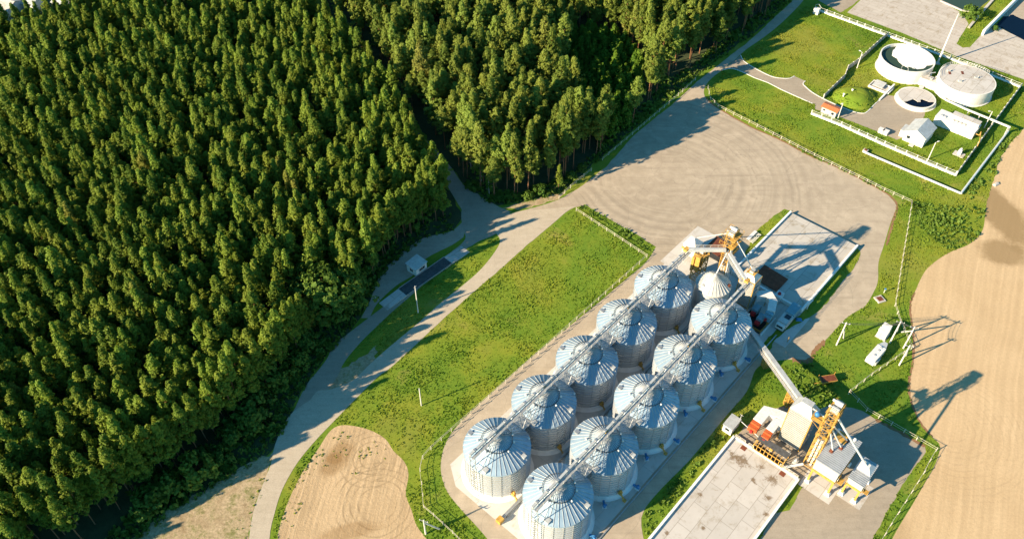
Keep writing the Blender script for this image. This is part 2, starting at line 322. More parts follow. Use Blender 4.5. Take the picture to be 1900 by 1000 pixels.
# ------------------------------------------------------------------ mesh builder
class MB:
    def __init__(s): s.v = []; s.f = []; s.m = []; s.mi = 0
    def mat(s, i): s.mi = i; return s
    def add(s, vs, fs):
        o = len(s.v); s.v += [tuple(x) for x in vs]
        for f in fs: s.f.append(tuple(i+o for i in f)); s.m.append(s.mi)
        return s
    def hexa(s, b, t):
        return s.add(list(b)+list(t), [(3,2,1,0),(4,5,6,7),(0,1,5,4),(1,2,6,5),(2,3,7,6),(3,0,4,7)])
    def box(s, x0, x1, y0, y1, z0, z1):
        return s.hexa([(x0,y0,z0),(x1,y0,z0),(x1,y1,z0),(x0,y1,z0)], [(x0,y0,z1),(x1,y0,z1),(x1,y1,z1),(x0,y1,z1)])
    def beam(s, p, q, w=.1, h=None, up=(0,0,1)):
        h = h or w; p = Vector(p); q = Vector(q); d = (q-p).normalized(); u = Vector(up)
        if abs(d.dot(u)) > .97: u = Vector((1,0,0))
        a = d.cross(u).normalized(); c = a.cross(d).normalized(); a = a*w/2; c = c*h/2
        return s.hexa([p-a-c,p+a-c,p+a+c,p-a+c], [q-a-c,q+a-c,q+a+c,q-a+c])
    def tube(s, p, q, r0, r1=None, n=8, cap=True):
        r1 = r0 if r1 is None else r1; p = Vector(p); q = Vector(q); d = (q-p).normalized()
        u = Vector((0,0,1)) if abs(d.z) < .97 else Vector((1,0,0)); a = d.cross(u).normalized(); c = a.cross(d)
        vs = []
        for (o, r) in ((p, r0), (q, r1)):
            for i in range(n):
                t = 2*math.pi*i/n; vs.append(o + (a*math.cos(t) + c*math.sin(t))*r)
        fs = [(i, (i+1) % n, n+(i+1) % n, n+i) for i in range(n)]
        if cap: fs += [tuple(range(n-1, -1, -1)), tuple(range(n, 2*n))]
        return s.add(vs, fs)
    def poly(s, pts, r, n=8):
        for a, b in zip(pts, pts[1:]): s.tube(a, b, r, r, n)
        return s
    def lathe(s, prof, n=48, c=(0,0), capb=False, capt=False, ph=0.):
        vs = []; k = len(prof)
        for (r, z) in prof:
            for i in range(n):
                t = 2*math.pi*i/n+ph; vs.append((c[0]+r*math.cos(t), c[1]+r*math.sin(t), z))
        fs = [(j*n+i, j*n+(i+1) % n, (j+1)*n+(i+1) % n, (j+1)*n+i) for j in range(k-1) for i in range(n)]
        if capb: fs.append(tuple(range(n-1, -1, -1)))
        if capt: fs.append(tuple(range((k-1)*n, k*n)))
        return s.add(vs, fs)
    def prism(s, pts, z0, z1):
        n = len(pts); vs = [(x,y,z0) for x,y in pts] + [(x,y,z1) for x,y in pts]
        return s.add(vs, [tuple(range(n-1,-1,-1)), tuple(range(n,2*n))] + [(i,(i+1)%n,n+(i+1)%n,n+i) for i in range(n)])
    def ball(s, c, r, n=10, k=6, sz=1.):
        prof = [(r*math.sin(math.pi*j/k)+1e-4, c[2]-r*sz*math.cos(math.pi*j/k)) for j in range(k+1)]
        return s.lathe(prof, n, (c[0], c[1]))
    def mesh(s, name, mats, smooth=False):
        me = bpy.data.meshes.new(name); me.from_pydata(s.v, [], s.f)
        for m in (mats if isinstance(mats, (list, tuple)) else [mats]): me.materials.append(M[m] if isinstance(m, str) else m)
        if any(s.m): me.polygons.foreach_set('material_index', s.m)
        if smooth: me.polygons.foreach_set('use_smooth', [True]*len(s.f))
        me.update(); return me
    def build(s, name, mats, parent=None, smooth=False, label=None):
        me = s.mesh(name, mats, smooth)
        if smooth == 'auto' : pass
        o = bpy.data.objects.new(name, me); COL.objects.link(o)
        if parent is not None: o.parent = parent
        if label: o['label'] = label
        return o
def sharp(o, ang=35):
    me = o.data; me.polygons.foreach_set('use_smooth', [True]*len(me.polygons)); me.set_sharp_from_angle(angle=R(ang)); return o

def tag(o, label, cat, group=None, kind=None):
    if label: o['label'] = label
    if cat: o['category'] = cat
    if group: o['group'] = group
    if kind: o['kind'] = kind
    return o
def thing(name, label, cat, xy, rz=0., group=None, z=0.):
    o = bpy.data.objects.new(name, None); COL.objects.link(o); o.empty_display_size = .5
    o.location = (xy[0], xy[1], z); o.rotation_euler = (0, 0, rz)
    return tag(o, label, cat, group)
def gthing(name, label, cat, u, v, group=None): return thing(name, label, cat, UV(u, v), GA, group)
def dup(root, xy, rz=None, label=None, group=None, scale=None):
    r = root.copy(); COL.objects.link(r); r.location = (xy[0], xy[1], root.location.z)
    if rz is not None: r.rotation_euler = (0, 0, rz)
    if scale: r.scale = scale
    if label: r['label'] = label
    if group: r['group'] = group
    for c in root.children:
        d = c.copy(); COL.objects.link(d); d.parent = r
        for e in c.children:
            f = e.copy(); COL.objects.link(f); f.parent = d
    return r

# ------------------------------------------------------------------ ground sheets
HARD = []          # outlines where no grass grows
def outline(px, step=1.4, jit=.16, seed=0):
    rr = random.Random(seed); pts = [G(*p) for p in px]; out = []
    for a, b in zip(pts, pts[1:]+pts[:1]):
        L = math.hypot(b[0]-a[0], b[1]-a[1]); n = max(1, int(L/step)); nx, ny = (b[1]-a[1])/max(L,1e-6), -(b[0]-a[0])/max(L,1e-6)
        for i in range(n):
            t = i/n; j = rr.uniform(-jit, jit) if i else 0
            out.append((a[0]+(b[0]-a[0])*t+nx*j, a[1]+(b[1]-a[1])*t+ny*j))
    return out
def sheet(name, pts, z, mat, hard=True):
    if hard: HARD.append(np.array(pts))
    me = bpy.data.meshes.new(name); bm = bmesh.new()
    vs = [bm.verts.new((x, y, z)) for x, y in pts]; f = bm.faces.new(vs); f.normal_update()
    if f.normal.z < 0: f.normal_flip()
    bmesh.ops.triangulate(bm, faces=[f]); bm.to_mesh(me); bm.free()
    me.materials.append(M[mat]); o = bpy.data.objects.new(name, me); COL.objects.link(o); o['kind'] = 'structure'; return o
def spline(pts, k=4):
    """smooth an open pixel polyline (Catmull-Rom)"""
    P = [pts[0]]+list(pts)+[pts[-1]]; out = []
    for i in range(1, len(P)-2):
        p0, p1, p2, p3 = P[i-1:i+3]
        for j in range(k):
            t = j/k; out.append(tuple(.5*((2*b)+(-a+c)*t+(2*a-5*b+4*c-d)*t*t+(-a+3*b-3*c+d)*t**3) for a,b,c,d in zip(p0,p1,p2,p3)))
    return out+[pts[-1]]

g = sheet('ground', [(-900,-300),(900,-300),(900,1500),(-900,1500)], 0., 'grass', False)

drive_edge = spline([(1217,458),(1198,487),(1150,528),(1100,570),(1040,618),(985,664),(930,713),(880,758),(848,790),(828,820),(819,850),(819,880),(830,912),(856,945),(890,982),(930,1030),(990,1100)])
yard_px = [(1066,385)] + [(1090,382),(1115,398),(1170,429)] + drive_edge + [(1225,1100),(1200,1020),(1190,975)] + \
    spline([(1190,960),(1200,938),(1230,903),(1275,858),(1310,817),(1350,768),(1385,727),(1402,686),(1425,672),(1451,668),(1470,667),(1500,669)]) + \
    spline([(1511,652),(1523,640),(1543,619),(1568,592),(1588,578),(1605,568),(1622,540),(1629,520),(1630,487),(1640,455),(1652,415),(1661,392),(1663,381),(1655,370),(1640,357),(1600,335),(1550,310),(1500,289),(1450,262),(1400,240),(1362,220),(1325,197),(1310,183),(1306,170),(1312,155),(1326,141),(1340,131)]) + \
    spline([(1365,110),(1385,92),(1410,75),(1440,52),(1466,28),(1490,2),(1520,-40)]) + spline([(1500,-60),(1476,-5),(1440,30),(1400,68),(1350,108),(1300,147),(1250,192),(1205,228),(1170,258),(1130,304),(1080,345),(1055,360),(1035,371),(1003,382),(965,392)])
yard_px += [(990,440),(1020,418),(1050,394)]
sheet('yard', outline(yard_px, 1.6, .22, 1), .02, 'asphalt')

road_l = spline([(965,392),(935,402),(918,425),(928,447),(915,472),(890,502),(858,530),(820,560),(775,600),(735,633),(690,672),(655,705),(615,722),(590,725),(575,742),(560,752),(540,768),(525,790),(510,826),(502,862),(487,900),(470,950),(462,1000),(452,1100)])
road_r = spline([(500,1100),(500,1000),(510,950),(522,912),(540,877),(560,847),(590,812),(615,786),(650,750),(700,700),(725,682),(770,641),(820,594),(904,520),(988,447),(1027,414),(1056,389),(1068,383)])
sheet('road', outline(road_l + road_r, 1.4, .16, 2), .035, 'road')
br = spline([(945,395),(905,372),(880,358),(862,372),(856,395),(858,420),(864,440),(857,452)]) + spline([(826,476),(746,541),(710,570),(660,608),(620,640),(607,665),(588,690),(575,705),(560,730),(548,756),(540,770)]) + \
     spline([(600,735),(625,700),(640,670),(672,632),(705,600),(727,579),(761,550),(838,483),(869,459)]) + spline([(895,445),(915,437),(935,425),(960,410)])
sheet('road', outline(br, 1.4, .16, 3), .028, 'greyroad')
sheet('track', outline(spline([(880,400),(862,395),(840,362),(820,328),(797,292),(770,262),(735,215),(700,170)]) + spline([(706,166),(745,213),(792,262),(815,285),(838,312),(862,345),(905,374),(950,394)]), 1.4, .3, 4), .012, 'track')
sheet('track', outline(spline([(858,412),(835,430),(785,442),(745,470),(705,512),(688,555),(670,590)]) + spline([(686,590),(700,563),(735,530),(770,508),(790,480),(838,455),(860,440)]), 1.2, .5, 5), .010, 'track')
sheet('verge', outline([(520,835),(500,862),(487,900),(470,950),(462,1000),(455,1100),(180,1100),(262,1015),(235,1010),(300,955),(370,915),(435,874),(475,852)], 1.2, .6, 6), .008, 'vergesoil')
sheet('verge', outline([(690,700),(660,712),(622,722),(600,718),(625,690),(660,670),(700,640)], 1., .5, 7), .008, 'vergesoil')
dirt_px = spline([(500,1100),(512,1010),(522,965),(537,925),(556,885),(575,855),(592,830),(612,800),(632,789),(663,791),(692,800),(716,815),(730,836),(750,856),(758,880),(753,916),(764,947),(774,976),(800,1012),(850,1100)])
sheet('field', outline(dirt_px, .7, .7, 8), .01, 'dirt')
sheet('verge', outline([(930,386),(967,389),(1003,380),(1037,369),(1050,355),(1000,368),(960,378)], 1., .4, 9), .006, 'vergesoil')
field_l = spline([(1960,140),(1900,238),(1885,255),(1872,270),(1852,302),(1848,325),(1832,370),(1828,400),(1824,425),(1812,442),(1795,455),(1765,467),(1740,482),(1716,504),(1697,543),(1689,566),(1692,603),(1695,630),(1694,670),(1688,700),(1687,725),(1691,745),(1706,781),(1730,811),(1744,827),(1736,859),(1718,892),(1694,934),(1670,973),(1650,1010),(1600,1110)])
sheet('field', outline(field_l + [(2300,1110),(2900,600),(2500,100)], 1.4, .25, 10), .01, 'field')
plant_px = [(1437,952),(1465,946),(1488,904),(1484,885),(1420,846),(1362,812),(1380,792),(1420,765),(1460,752),(1500,765),(1540,752),(1580,756),(1600,762),(1625,778),(1672,803),(1716,828),(1718,838),(1700,862),(1670,907),(1640,960),(1619,1000),(1570,1090),(1370,1090),(1408,1003)]
sheet('yard', outline(plant_px, 1.2, .15, 11), .016, 'greyroad')
def strip(px, w0, w1, z, mat, seed):
    P = [G(*p) for p in px]; rr = random.Random(seed); A = []; B = []
    for i, p in enumerate(P):
        a = P[max(0, i-1)]; b = P[min(len(P)-1, i+1)]; L = math.hypot(b[0]-a[0], b[1]-a[1]); nx, ny = -(b[1]-a[1])/L, (b[0]-a[0])/L
        A.append((p[0]+nx*w0*rr.uniform(.4, 1.3), p[1]+ny*w0*rr.uniform(.4, 1.3))); B.append((p[0]+nx*w1*rr.uniform(.3, 1.4), p[1]+ny*w1*rr.uniform(.3, 1.4)))
    m_ = sheet('verge', A+B[::-1], z, mat, False)
strip(spline([(1645,455),(1656,415),(1663,392),(1664,379),(1655,367),(1640,356),(1600,334),(1550,309),(1500,288),(1450,261),(1400,239),(1362,219),(1325,196),(1310,182)], 8), .35, -.35, .024, 'edgedirt', 3)
strip(spline([(1625,778),(1672,803),(1716,828)], 8), .5, -.5, .02, 'edgedirt', 4)
strip(spline([(1470,667),(1500,668),(1512,650),(1530,632)], 8), .5, -.8, .024, 'edgedirt', 5)
strip(spline([(1697,543),(1689,566),(1692,603),(1695,630),(1694,670),(1688,700),(1687,725),(1691,745),(1706,781),(1730,811)], 8), .3, -.3, .014, 'edgedirt', 6)
# silo pad and tower pad
def uvpoly(pts): return [UV(*p) for p in pts]
rc = [(-9.2+3*(1-math.sin(a)), -5.4-3.0*math.sin(a)+3*(1-0)) for a in []]
sheet('pavement', uvpoly([(-9,-4),(-6,-8.6),(76,-8.6),(76,25.8),(-2,25.8),(-7,22),(-9,14)]), .03, 'pad')
sheet('pavement', uvpoly([(76,-10),(94.5,-10),(94.5,6),(84.5,6.2),(84.5,30),(72,30),(72,25.8),(76,25.8)]), .024, 'pad')
# waste water plant roads and apron
serv = spline([(1340,131),(1355,128),(1372,132),(1400,145)]) + [(1425,154),(1450,167),(1512,194)] + [(1512,203),(1560,218),(1632,246),(1664,260),(1690,250),(1715,217),(1717,207),(1700,190),(1662,179)] + \
    spline([(1645,177),(1625,192),(1610,207),(1600,211),(1575,205),(1530,185),(1507,172),(1495,162),(1490,156),(1494,151)]) + spline([(1474,142),(1465,146),(1450,146),(1430,142),(1400,127),(1380,114),(1373,104)])
sheet('road', outline(serv, 1.5, .03, 12), .026, 'greyroad')
apron_px = [(1572,24),(1600,-2),(1640,-40),(1760,-40),(1745,2),(1785,25),(1797,45),(1780,72),(1775,82),(1786,89),(1800,88),(1822,64),(1847,48),(1910,80),(2050,140),(2050,210),(1900,148),(1775,105),(1675,62)]
sheet('pavement', outline(apron_px, 1.8, .05, 13), .02, 'apron')
sheet('road', outline([(1512,-2),(1560,24),(1585,8),(1640,-40),(1520,-40)], 1.5, .2, 14), .018, 'greyroad')
sheet('water', outline([(1732,0),(1745,3),(1785,20),(1810,22),(1838,-2),(1900,-60),(1760,-60)], 3, .1, 15), .012, 'water_green')
sheet('water', outline([(1848,48),(1870,22),(1890,4),(1990,-60),(2100,100),(1905,78)], 3, .1, 16), .03, 'water_blue')
sheet('track', outline([(1858,32),(1880,28),(1905,40),(1930,30),(1960,-10),(1905,-20),(1880,0)], 1, .5, 17), .045, 'track')

SOFT = [np.array([G(*p) for p in ((930,386),(967,389),(1003,380),(1037,369),(1050,355),(1000,368),(960,378))]), np.array([G(*p) for p in ((470,870),(455,950),(440,1030),(380,1030),(430,940))])]
for pp, sd in (([(1590,460),(1596,466),(1594,478),(1585,496),(1562,523),(1545,548),(1525,572),(1500,590),(1470,606),(1440,628),(1428,650),(1412,640),(1440,612),(1484,585),(1500,566)], 31), ([(1469,391),(1455,388),(1440,398),(1420,414),(1402,430),(1394,446),(1386,462),(1378,478),(1392,472)], 32)):
    pts = outline(pp, 1.0, .2, sd); SOFT.append(np.array(pts)); sheet('verge', pts, .05, 'grass', False)
SLABS = []
# kerbs of the service road (one kerb line = one thing)
def kerb(px, label, name='kerb', w=.28, h=.13):
    pts = [G(*p) for p in px]; mb = MB()
    for a, b in zip(pts, pts[1:]): mb.beam((a[0],a[1],h/2+.005),(b[0],b[1],h/2+.005), w, h)
    return tag(mb.build(name, 'white'), label, 'kerb', 'white kerbs of the service road')
kerb(spline([(1374,103),(1380,114),(1400,127),(1430,142),(1450,146),(1465,146),(1474,142)]), 'white kerb curving along the far edge of the service road')
kerb(spline([(1340,131),(1355,128),(1372,132),(1400,145)])+[(1425,154),(1450,167),(1508,193)], 'white kerb along the near edge of the service road')
kerb(spline([(1494,151),(1490,156),(1495,162),(1507,172),(1530,185),(1575,205),(1600,211),(1610,207),(1625,192),(1640,180)]), 'white kerb round the grassy mound beside the paved court')

# ------------------------------------------------------------------ silos
ROOF_PEAK, WALL_H, SR = 13.3, 9.55, 7.0
def roofz(r): return WALL_H + (SR+.12-r)*(ROOF_PEAK-WALL_H)/(SR+.12-.5)
def make_silo():
    t = thing('grain_silo', 'x', 'grain silo', (0,0), GA, 'corrugated steel grain silos in two rows')
    MB().lathe([(8.0,.04),(7.8,.09),(7.45,.16),(7.42,.52),(7.0,.58)], 64).build('plinth', 'whitewash', t, True)
    w = MB(); prof = []
    for k in range(10):
        z = .56 + k*(WALL_H-.56)/10; z2 = .56+(k+1)*(WALL_H-.56)/10
        prof += [(SR,z+.07),(SR-.015,(z+z2)/2),(SR,z2-.07),(SR+.13,z2-.05),(SR+.13,z2+.03)]
    w.lathe([(SR,.5)]+prof, 80)
    w.mat(1)
    for i in range(22):
        a = 2*math.pi*i/22; c, s_ = math.cos(a), math.sin(a)
        w.beam((c*(SR+.06), s_*(SR+.06), .5), (c*(SR+.06), s_*(SR+.06), WALL_H-.1), .1, .1, (c,s_,0))
    sharp(w.build('wall', ['silo_wall', 'steel'], t), 40)
    r = MB(); r.lathe([(SR+.2,WALL_H-.12),(SR+.16,roofz(SR+.16)),(.55,roofz(.55)),(.55,roofz(.55)+.35),(.25,roofz(.55)+.5),(.01,roofz(.55)+.5)], 80)
    r.mat(1)
    for i in range(40):
        a = 2*math.pi*(i+.5)/40; c, s_ = math.cos(a), math.sin(a)
        r.beam((c*.7, s_*.7, roofz(.7)+.05), (c*(SR+.14), s_*(SR+.14), roofz(SR+.14)+.03), .075, .14)
    r.build('roof', ['silo_roof', 'lightsteel'], t)
    q = MB(); n = 56
    for i in range(n):
        a, b = 2*math.pi*i/n, 2*math.pi*(i+.72)/n
        q.beam((3.3*math.cos(a),3.3*math.sin(a),roofz(3.3)+.32),(3.3*math.cos(b),3.3*math.sin(b),roofz(3.3)+.32), .1, .14)
        if i % 2 == 0: q.beam((3.3*math.cos(a),3.3*math.sin(a),roofz(3.3)),(3.3*math.cos(a),3.3*math.sin(a),roofz(3.3)+.36), .06)
    q.build('roof_ring', 'darksteel', t)
    def at(u, v): return (u, -v, roofz(math.hypot(u, v)))
    for (u, v, s_, mt) in ((-1.7,-6.0,.42,'steel'),(-6.0,2.3,.5,'lightsteel'),(1.6,6.1,.42,'lightsteel')):
        p = at(u, v); h = MB(); h.box(p[0]-s_,p[0]+s_,p[1]-s_,p[1]+s_,p[2]-.25,p[2]+.35); h.beam((p[0]-s_*1.1,p[1],p[2]+.42),(p[0]+s_*1.1,p[1],p[2]+.42), s_*2.3, .07)
        h.build('hatch', mt, t)
    for (u, v) in ((3.1,1.6),(2.0,3.0),(-.4,3.7),(-3.6,.2),(-2.6,-3.0),(5.6,4.0)):
        p = at(u, v); h = MB(); h.tube((p[0],p[1],p[2]-.1),(p[0],p[1],p[2]+.35), .14, .14, 8); h.ball((p[0],p[1],p[2]+.45), .26, 10, 6, .8)
        h.build('vent', 'white', t, True)
    a = R(-24); l = MB()
    for o in (-.28, .28):
        ox, oy = -math.sin(a)*o, math.cos(a)*o
        l.beam((math.cos(a)*1.+ox, math.sin(a)*1.+oy, roofz(1.)+.25),(math.cos(a)*7.1+ox, math.sin(a)*7.1+oy, roofz(7.1)+.25), .06, .12)
    for i in range(22):
        r_ = 1.1+i*.28; l.beam((math.cos(a)*r_-math.sin(a)*-.28, math.sin(a)*r_+math.cos(a)*-.28, roofz(r_)+.27),(math.cos(a)*r_-math.sin(a)*.28, math.sin(a)*r_+math.cos(a)*.28, roofz(r_)+.27), .09, .05)
    l.build('roof_ladder', 'steel', t)
    l = MB(); a = R(-25)
    for o in (-.3, .3):
        ox, oy = -math.sin(a)*o, math.cos(a)*o
        l.beam((math.cos(a)*7.3+ox, math.sin(a)*7.3+oy, .5),(math.cos(a)*7.3+ox, math.sin(a)*7.3+oy, WALL_H+1.), .06)
    for i in range(30):
        z = .8+i*.3; l.beam((math.cos(a)*7.3-math.sin(a)*-.3, math.sin(a)*7.3+math.cos(a)*-.3, z),(math.cos(a)*7.3-math.sin(a)*.3, math.sin(a)*7.3+math.cos(a)*.3, z), .04)
    l.build('wall_ladder', 'steel', t)
    d = MB(); u, v = -2.6, 6.9
    d.box(u-.35,u+.35,-v-.5,-v+.3,1.0,1.7); d.tube((u,-v-.3,1.2),(u-.3,-v-1.4,.35),.22,.18,8); d.box(u-.6,u,-v-1.9,-v-1.2,.05,.55); d.beam((u,-v-.2,1.7),(u+.1,-v-.2,2.3),.35,.35)
    d.build('discharge_gate', 'yellow', t)
    return t
ORD = ['nearest to the camera', 'second from the near end', 'third, in the middle', 'fourth from the near end', 'farthest, at the tower end']
def silolab(k, i):
    row = ('left row, along the meadow fence', 'right row, beside the shaded drive')[k]
    return 'steel grain silo of the %s, %s' % (row, ORD[i])
s0 = make_silo(); s0.location = (*UV(0,0), 0); s0['label'] = silolab(0,0)
SILO = []
for k in range(2):
    for i in range(5):
        u, v = i*15.245, k*16.66; SILO.append((u, v))
        if (k, i) != (0, 0): dup(s0, UV(u, v), label=silolab(k, i))

# aeration fans beside the right row
def make_fan():
    t = thing('aeration_fan', 'x', 'fan', (0,0), GA, 'blue aeration fans at the foot of the right silo row')
    MB().box(-.7,.7,-.75,.75,.03,.16).build('base', 'whitewash', t)
    f = MB(); f.tube((-.35,0,.8),(.35,0,.8),.6,.6,16); f.box(-.25,.25,-.6,.6,.16,.5); f.tube((.35,0,.8),(.8,0,.8),.25,.25,10)
    sharp(f.build('fan_housing', 'blue', t))
    d = MB(); d.box(-.3,.3,.3,1.5,.45,1.0); d.build('duct', 'blue', t)
    t.scale = (.72,.72,.72); return t
f0 = make_fan(); k = 0
for i in range(5):
    for (du, dv, ra, nm) in ((1.4,8.75,R(8),'facing the drive, on the side'),(-6.7,6.0,R(-42),'at the near corner')):
        u, v = i*15.245+du, 16.66+dv; lab = 'blue fan %s of the %s right row silo' % (nm, ['nearest','second','third','fourth','farthest'][i])
        if k == 0: f0.location = (*UV(u, v), 0); f0.rotation_euler = (0,0,GA+ra); f0['label'] = lab
        else: dup(f0, UV(u, v), GA+ra, lab)
        k += 1

# ------------------------------------------------------------------ overhead conveyors
def overhead(v0, u0, u1, label):
    t = gthing('overhead_conveyor', label, 'conveyor', 0, v0, 'conveyors running over the silo roofs'); z = 15.0
    MB().box(u0,u1,-.05,.45,z,z+.5).build('trough', 'lightsteel', t)
    w = MB(); w.box(u0,u1,-1.0,-.25,z-.06,z); 
    for u in np.arange(u0, u1, 1.5): w.beam((u,-1.0,z-.12),(u,.5,z-.12), .08, .12)
    w.build('walkway', 'steel', t)
    h = MB()
    for y in (-1.02,):
        for zz in (z+.55, z+1.05): h.beam((u0,y,zz),(u1,y,zz), .05)
        for u in np.arange(u0, u1+.1, 2.0): h.beam((u,y,z),(u,y,z+1.05), .05)
    h.build('handrail', 'fence_white', t)
    c = MB()
    for u in np.arange(u0+1.2, u1, 3.05): c.box(u,u+.5,-.1,.5,z+.5,z+.62)
    c.build('trough_cover', 'steel', t)
    for i in range(5):
        uc = i*15.245
        f = MB()
        for du in (-3.2, 3.2):
            for y in (-1.0, .5):
                zz = roofz(abs(du)); f.beam((uc+du,y*1.3,zz),(uc+du,y,z), .1)
            f.beam((uc+du,-1.3,roofz(3.3)+.3),(uc+du,.5,z), .06); f.beam((uc+du,.65,roofz(3.3)+.3),(uc+du,-1.0,z), .06)
        f.beam((uc-3.2,-1.,z-.9),(uc-3.2,.5,z-.9),.06); f.beam((uc-3.2,.5,roofz(3.2)+.5),(uc,.5,z),.06); f.beam((uc+3.2,.5,roofz(3.2)+.5),(uc,.5,z),.06)
        f.build('support_frame', 'steel', t)
        s = MB(); s.tube((uc,.2,z),(uc,.05,ROOF_PEAK+.3), .28, .2, 10); s.box(uc-.4,uc+.4,-.2,.6,z-.25,z); s.build('spout', 'yellow' if i % 2 else 'steel', t)
        if i < 4:
            b = MB(); um = uc+7.62
            for du in (-1.6, 1.6):
                for y in (-1.0, .5): b.beam((um+du,y,z),(um+du*.9,y*1.8,WALL_H+.6), .09)
                b.beam((um+du,-1.0,z-.2),(um+du*.92,.9,WALL_H+.7), .06); b.beam((um+du,.5,z-.2),(um+du*.92,-1.8,WALL_H+.7), .06)
                for zz in (11.2, 13.0): b.beam((um+du,-1.3,zz),(um+du,.8,zz), .06)
            for y in (-1.2, .6):
                b.beam((um-1.6,y,z),(um+1.6,y*1.4,WALL_H+.7), .06); b.beam((um+1.6,y,z),(um-1.6,y*1.4,WALL_H+.7), .06)
            b.box(um-2.2,um+2.2,-1.9,1.2,WALL_H+.5,WALL_H+.58)
            for y in (-1.9, 1.2):
                b.beam((um-2.2,y,WALL_H+1.6),(um+2.2,y,WALL_H+1.6), .05)
                for du in (-2.2, 0, 2.2): b.beam((um+du,y,WALL_H+.5),(um+du,y,WALL_H+1.6), .05)
            b.build('trestle', 'steel', t)
    e = MB()
    for y in (-1.0, .5): e.beam((u0+.3,y,z),(u0+.3,y*1.3,.1), .12)
    for zz in np.arange(1., 15, 2.): e.beam((u0+.3,-1.3,zz),(u0+.3,.65,zz), .07); e.beam((u0+.3,-1.25,zz),(u0+.3,.6,min(zz+2,z)), .05)
    e.build('support_leg', 'steel', t)
    m = MB(); m.box(u1-1.2,u1+.2,-.3,.7,z+.5,z+1.1); m.tube((u1-.5,.7,z+.8),(u1-.5,1.5,z+.8),.25,.25,10); m.build('drive_motor', 'yellow', t)
    return t
overhead(0.0, -7.8, 70.2, 'long steel conveyor with walkway over the left silo row')
overhead(16.75, -8.0, 71.0, 'long steel conveyor with walkway over the right silo row')

def link(name, label, a, b, cat='conveyor', w=.75, h=.7, legs=()):
    p = Vector((*UV(a[0],a[1]), a[2])); q = Vector((*UV(b[0],b[1]), b[2]))
    L = math.hypot(q.x-p.x, q.y-p.y); t = thing(name, label, cat, (p.x, p.y), math.atan2(q.y-p.y, q.x-p.x)); z0, z1 = a[2], b[2]
    MB().beam((0,0,z0),(L,0,z1), w, h).build('trough', 'lightsteel', t)
    k = MB(); k.beam((0,-w/2-.45,z0-.3),(L,-w/2-.45,z1-.3), .75, .06)
    for i in range(int(L/1.4)): 
        s = i*1.4/L; zz = z0+(z1-z0)*s; k.beam((i*1.4,-w/2-.8,zz-.36),(i*1.4,w/2,zz-.36), .07, .1)
    k.build('walkway', 'steel', t)
    r = MB()
    for dz in (.35, .85): r.beam((0,-w/2-.84,z0-.3+dz),(L,-w/2-.84,z1-.3+dz), .05)
    for i in range(int(L/1.8)+1):
        s = min(1, i*1.8/L); zz = z0+(z1-z0)*s-.3; r.beam((L*s,-w/2-.84,zz),(L*s,-w/2-.84,zz+.85), .05)
    r.build('handrail', 'fence_white', t)
    return t, L
link('cross_conveyor', 'short conveyor from the far yellow tower to the left silo row', (75.2,7.6,16.6), (69.8,.4,15.9))
link('cross_conveyor', 'short conveyor from the far yellow tower to the right silo row', (74.8,8.8,16.6), (70.4,16.2,15.9))

def lattice(mb, x0, x1, y0, y1, z0, z1, n, w=.16, b=.08, faces=True):
    for x in (x0, x1):
        for y in (y0, y1): mb.beam((x,y,z0),(x,y,z1), w)
    dz = (z1-z0)/n
    for i in range(n+1):
        z = z0+i*dz
        for (p, q) in (((x0,y0),(x1,y0)),((x1,y0),(x1,y1)),((x1,y1),(x0,y1)),((x0,y1),(x0,y0))):
            mb.beam((*p,z),(*q,z), w*.8)
            if i < n:
                mb.beam((*p,z),(*q,z+dz), b)
                mb.beam((*q,z),(*p,z+dz), b)
    return mb
t, L = link('inclined_conveyor', 'long enclosed conveyor rising past the silos to the near dryer', (69.2,20.9,2.6), (54.3,43.2,6.8), w=1.15, h=1.0)
for s in (.37, .80, .95):
    m = MB(); zz = 2.6+4.2*s-.55; lattice(m, L*s-.7, L*s+.7, -.7, .7, .05, zz, 4, .15, .09); m.build('support_leg', 'yellow', t)

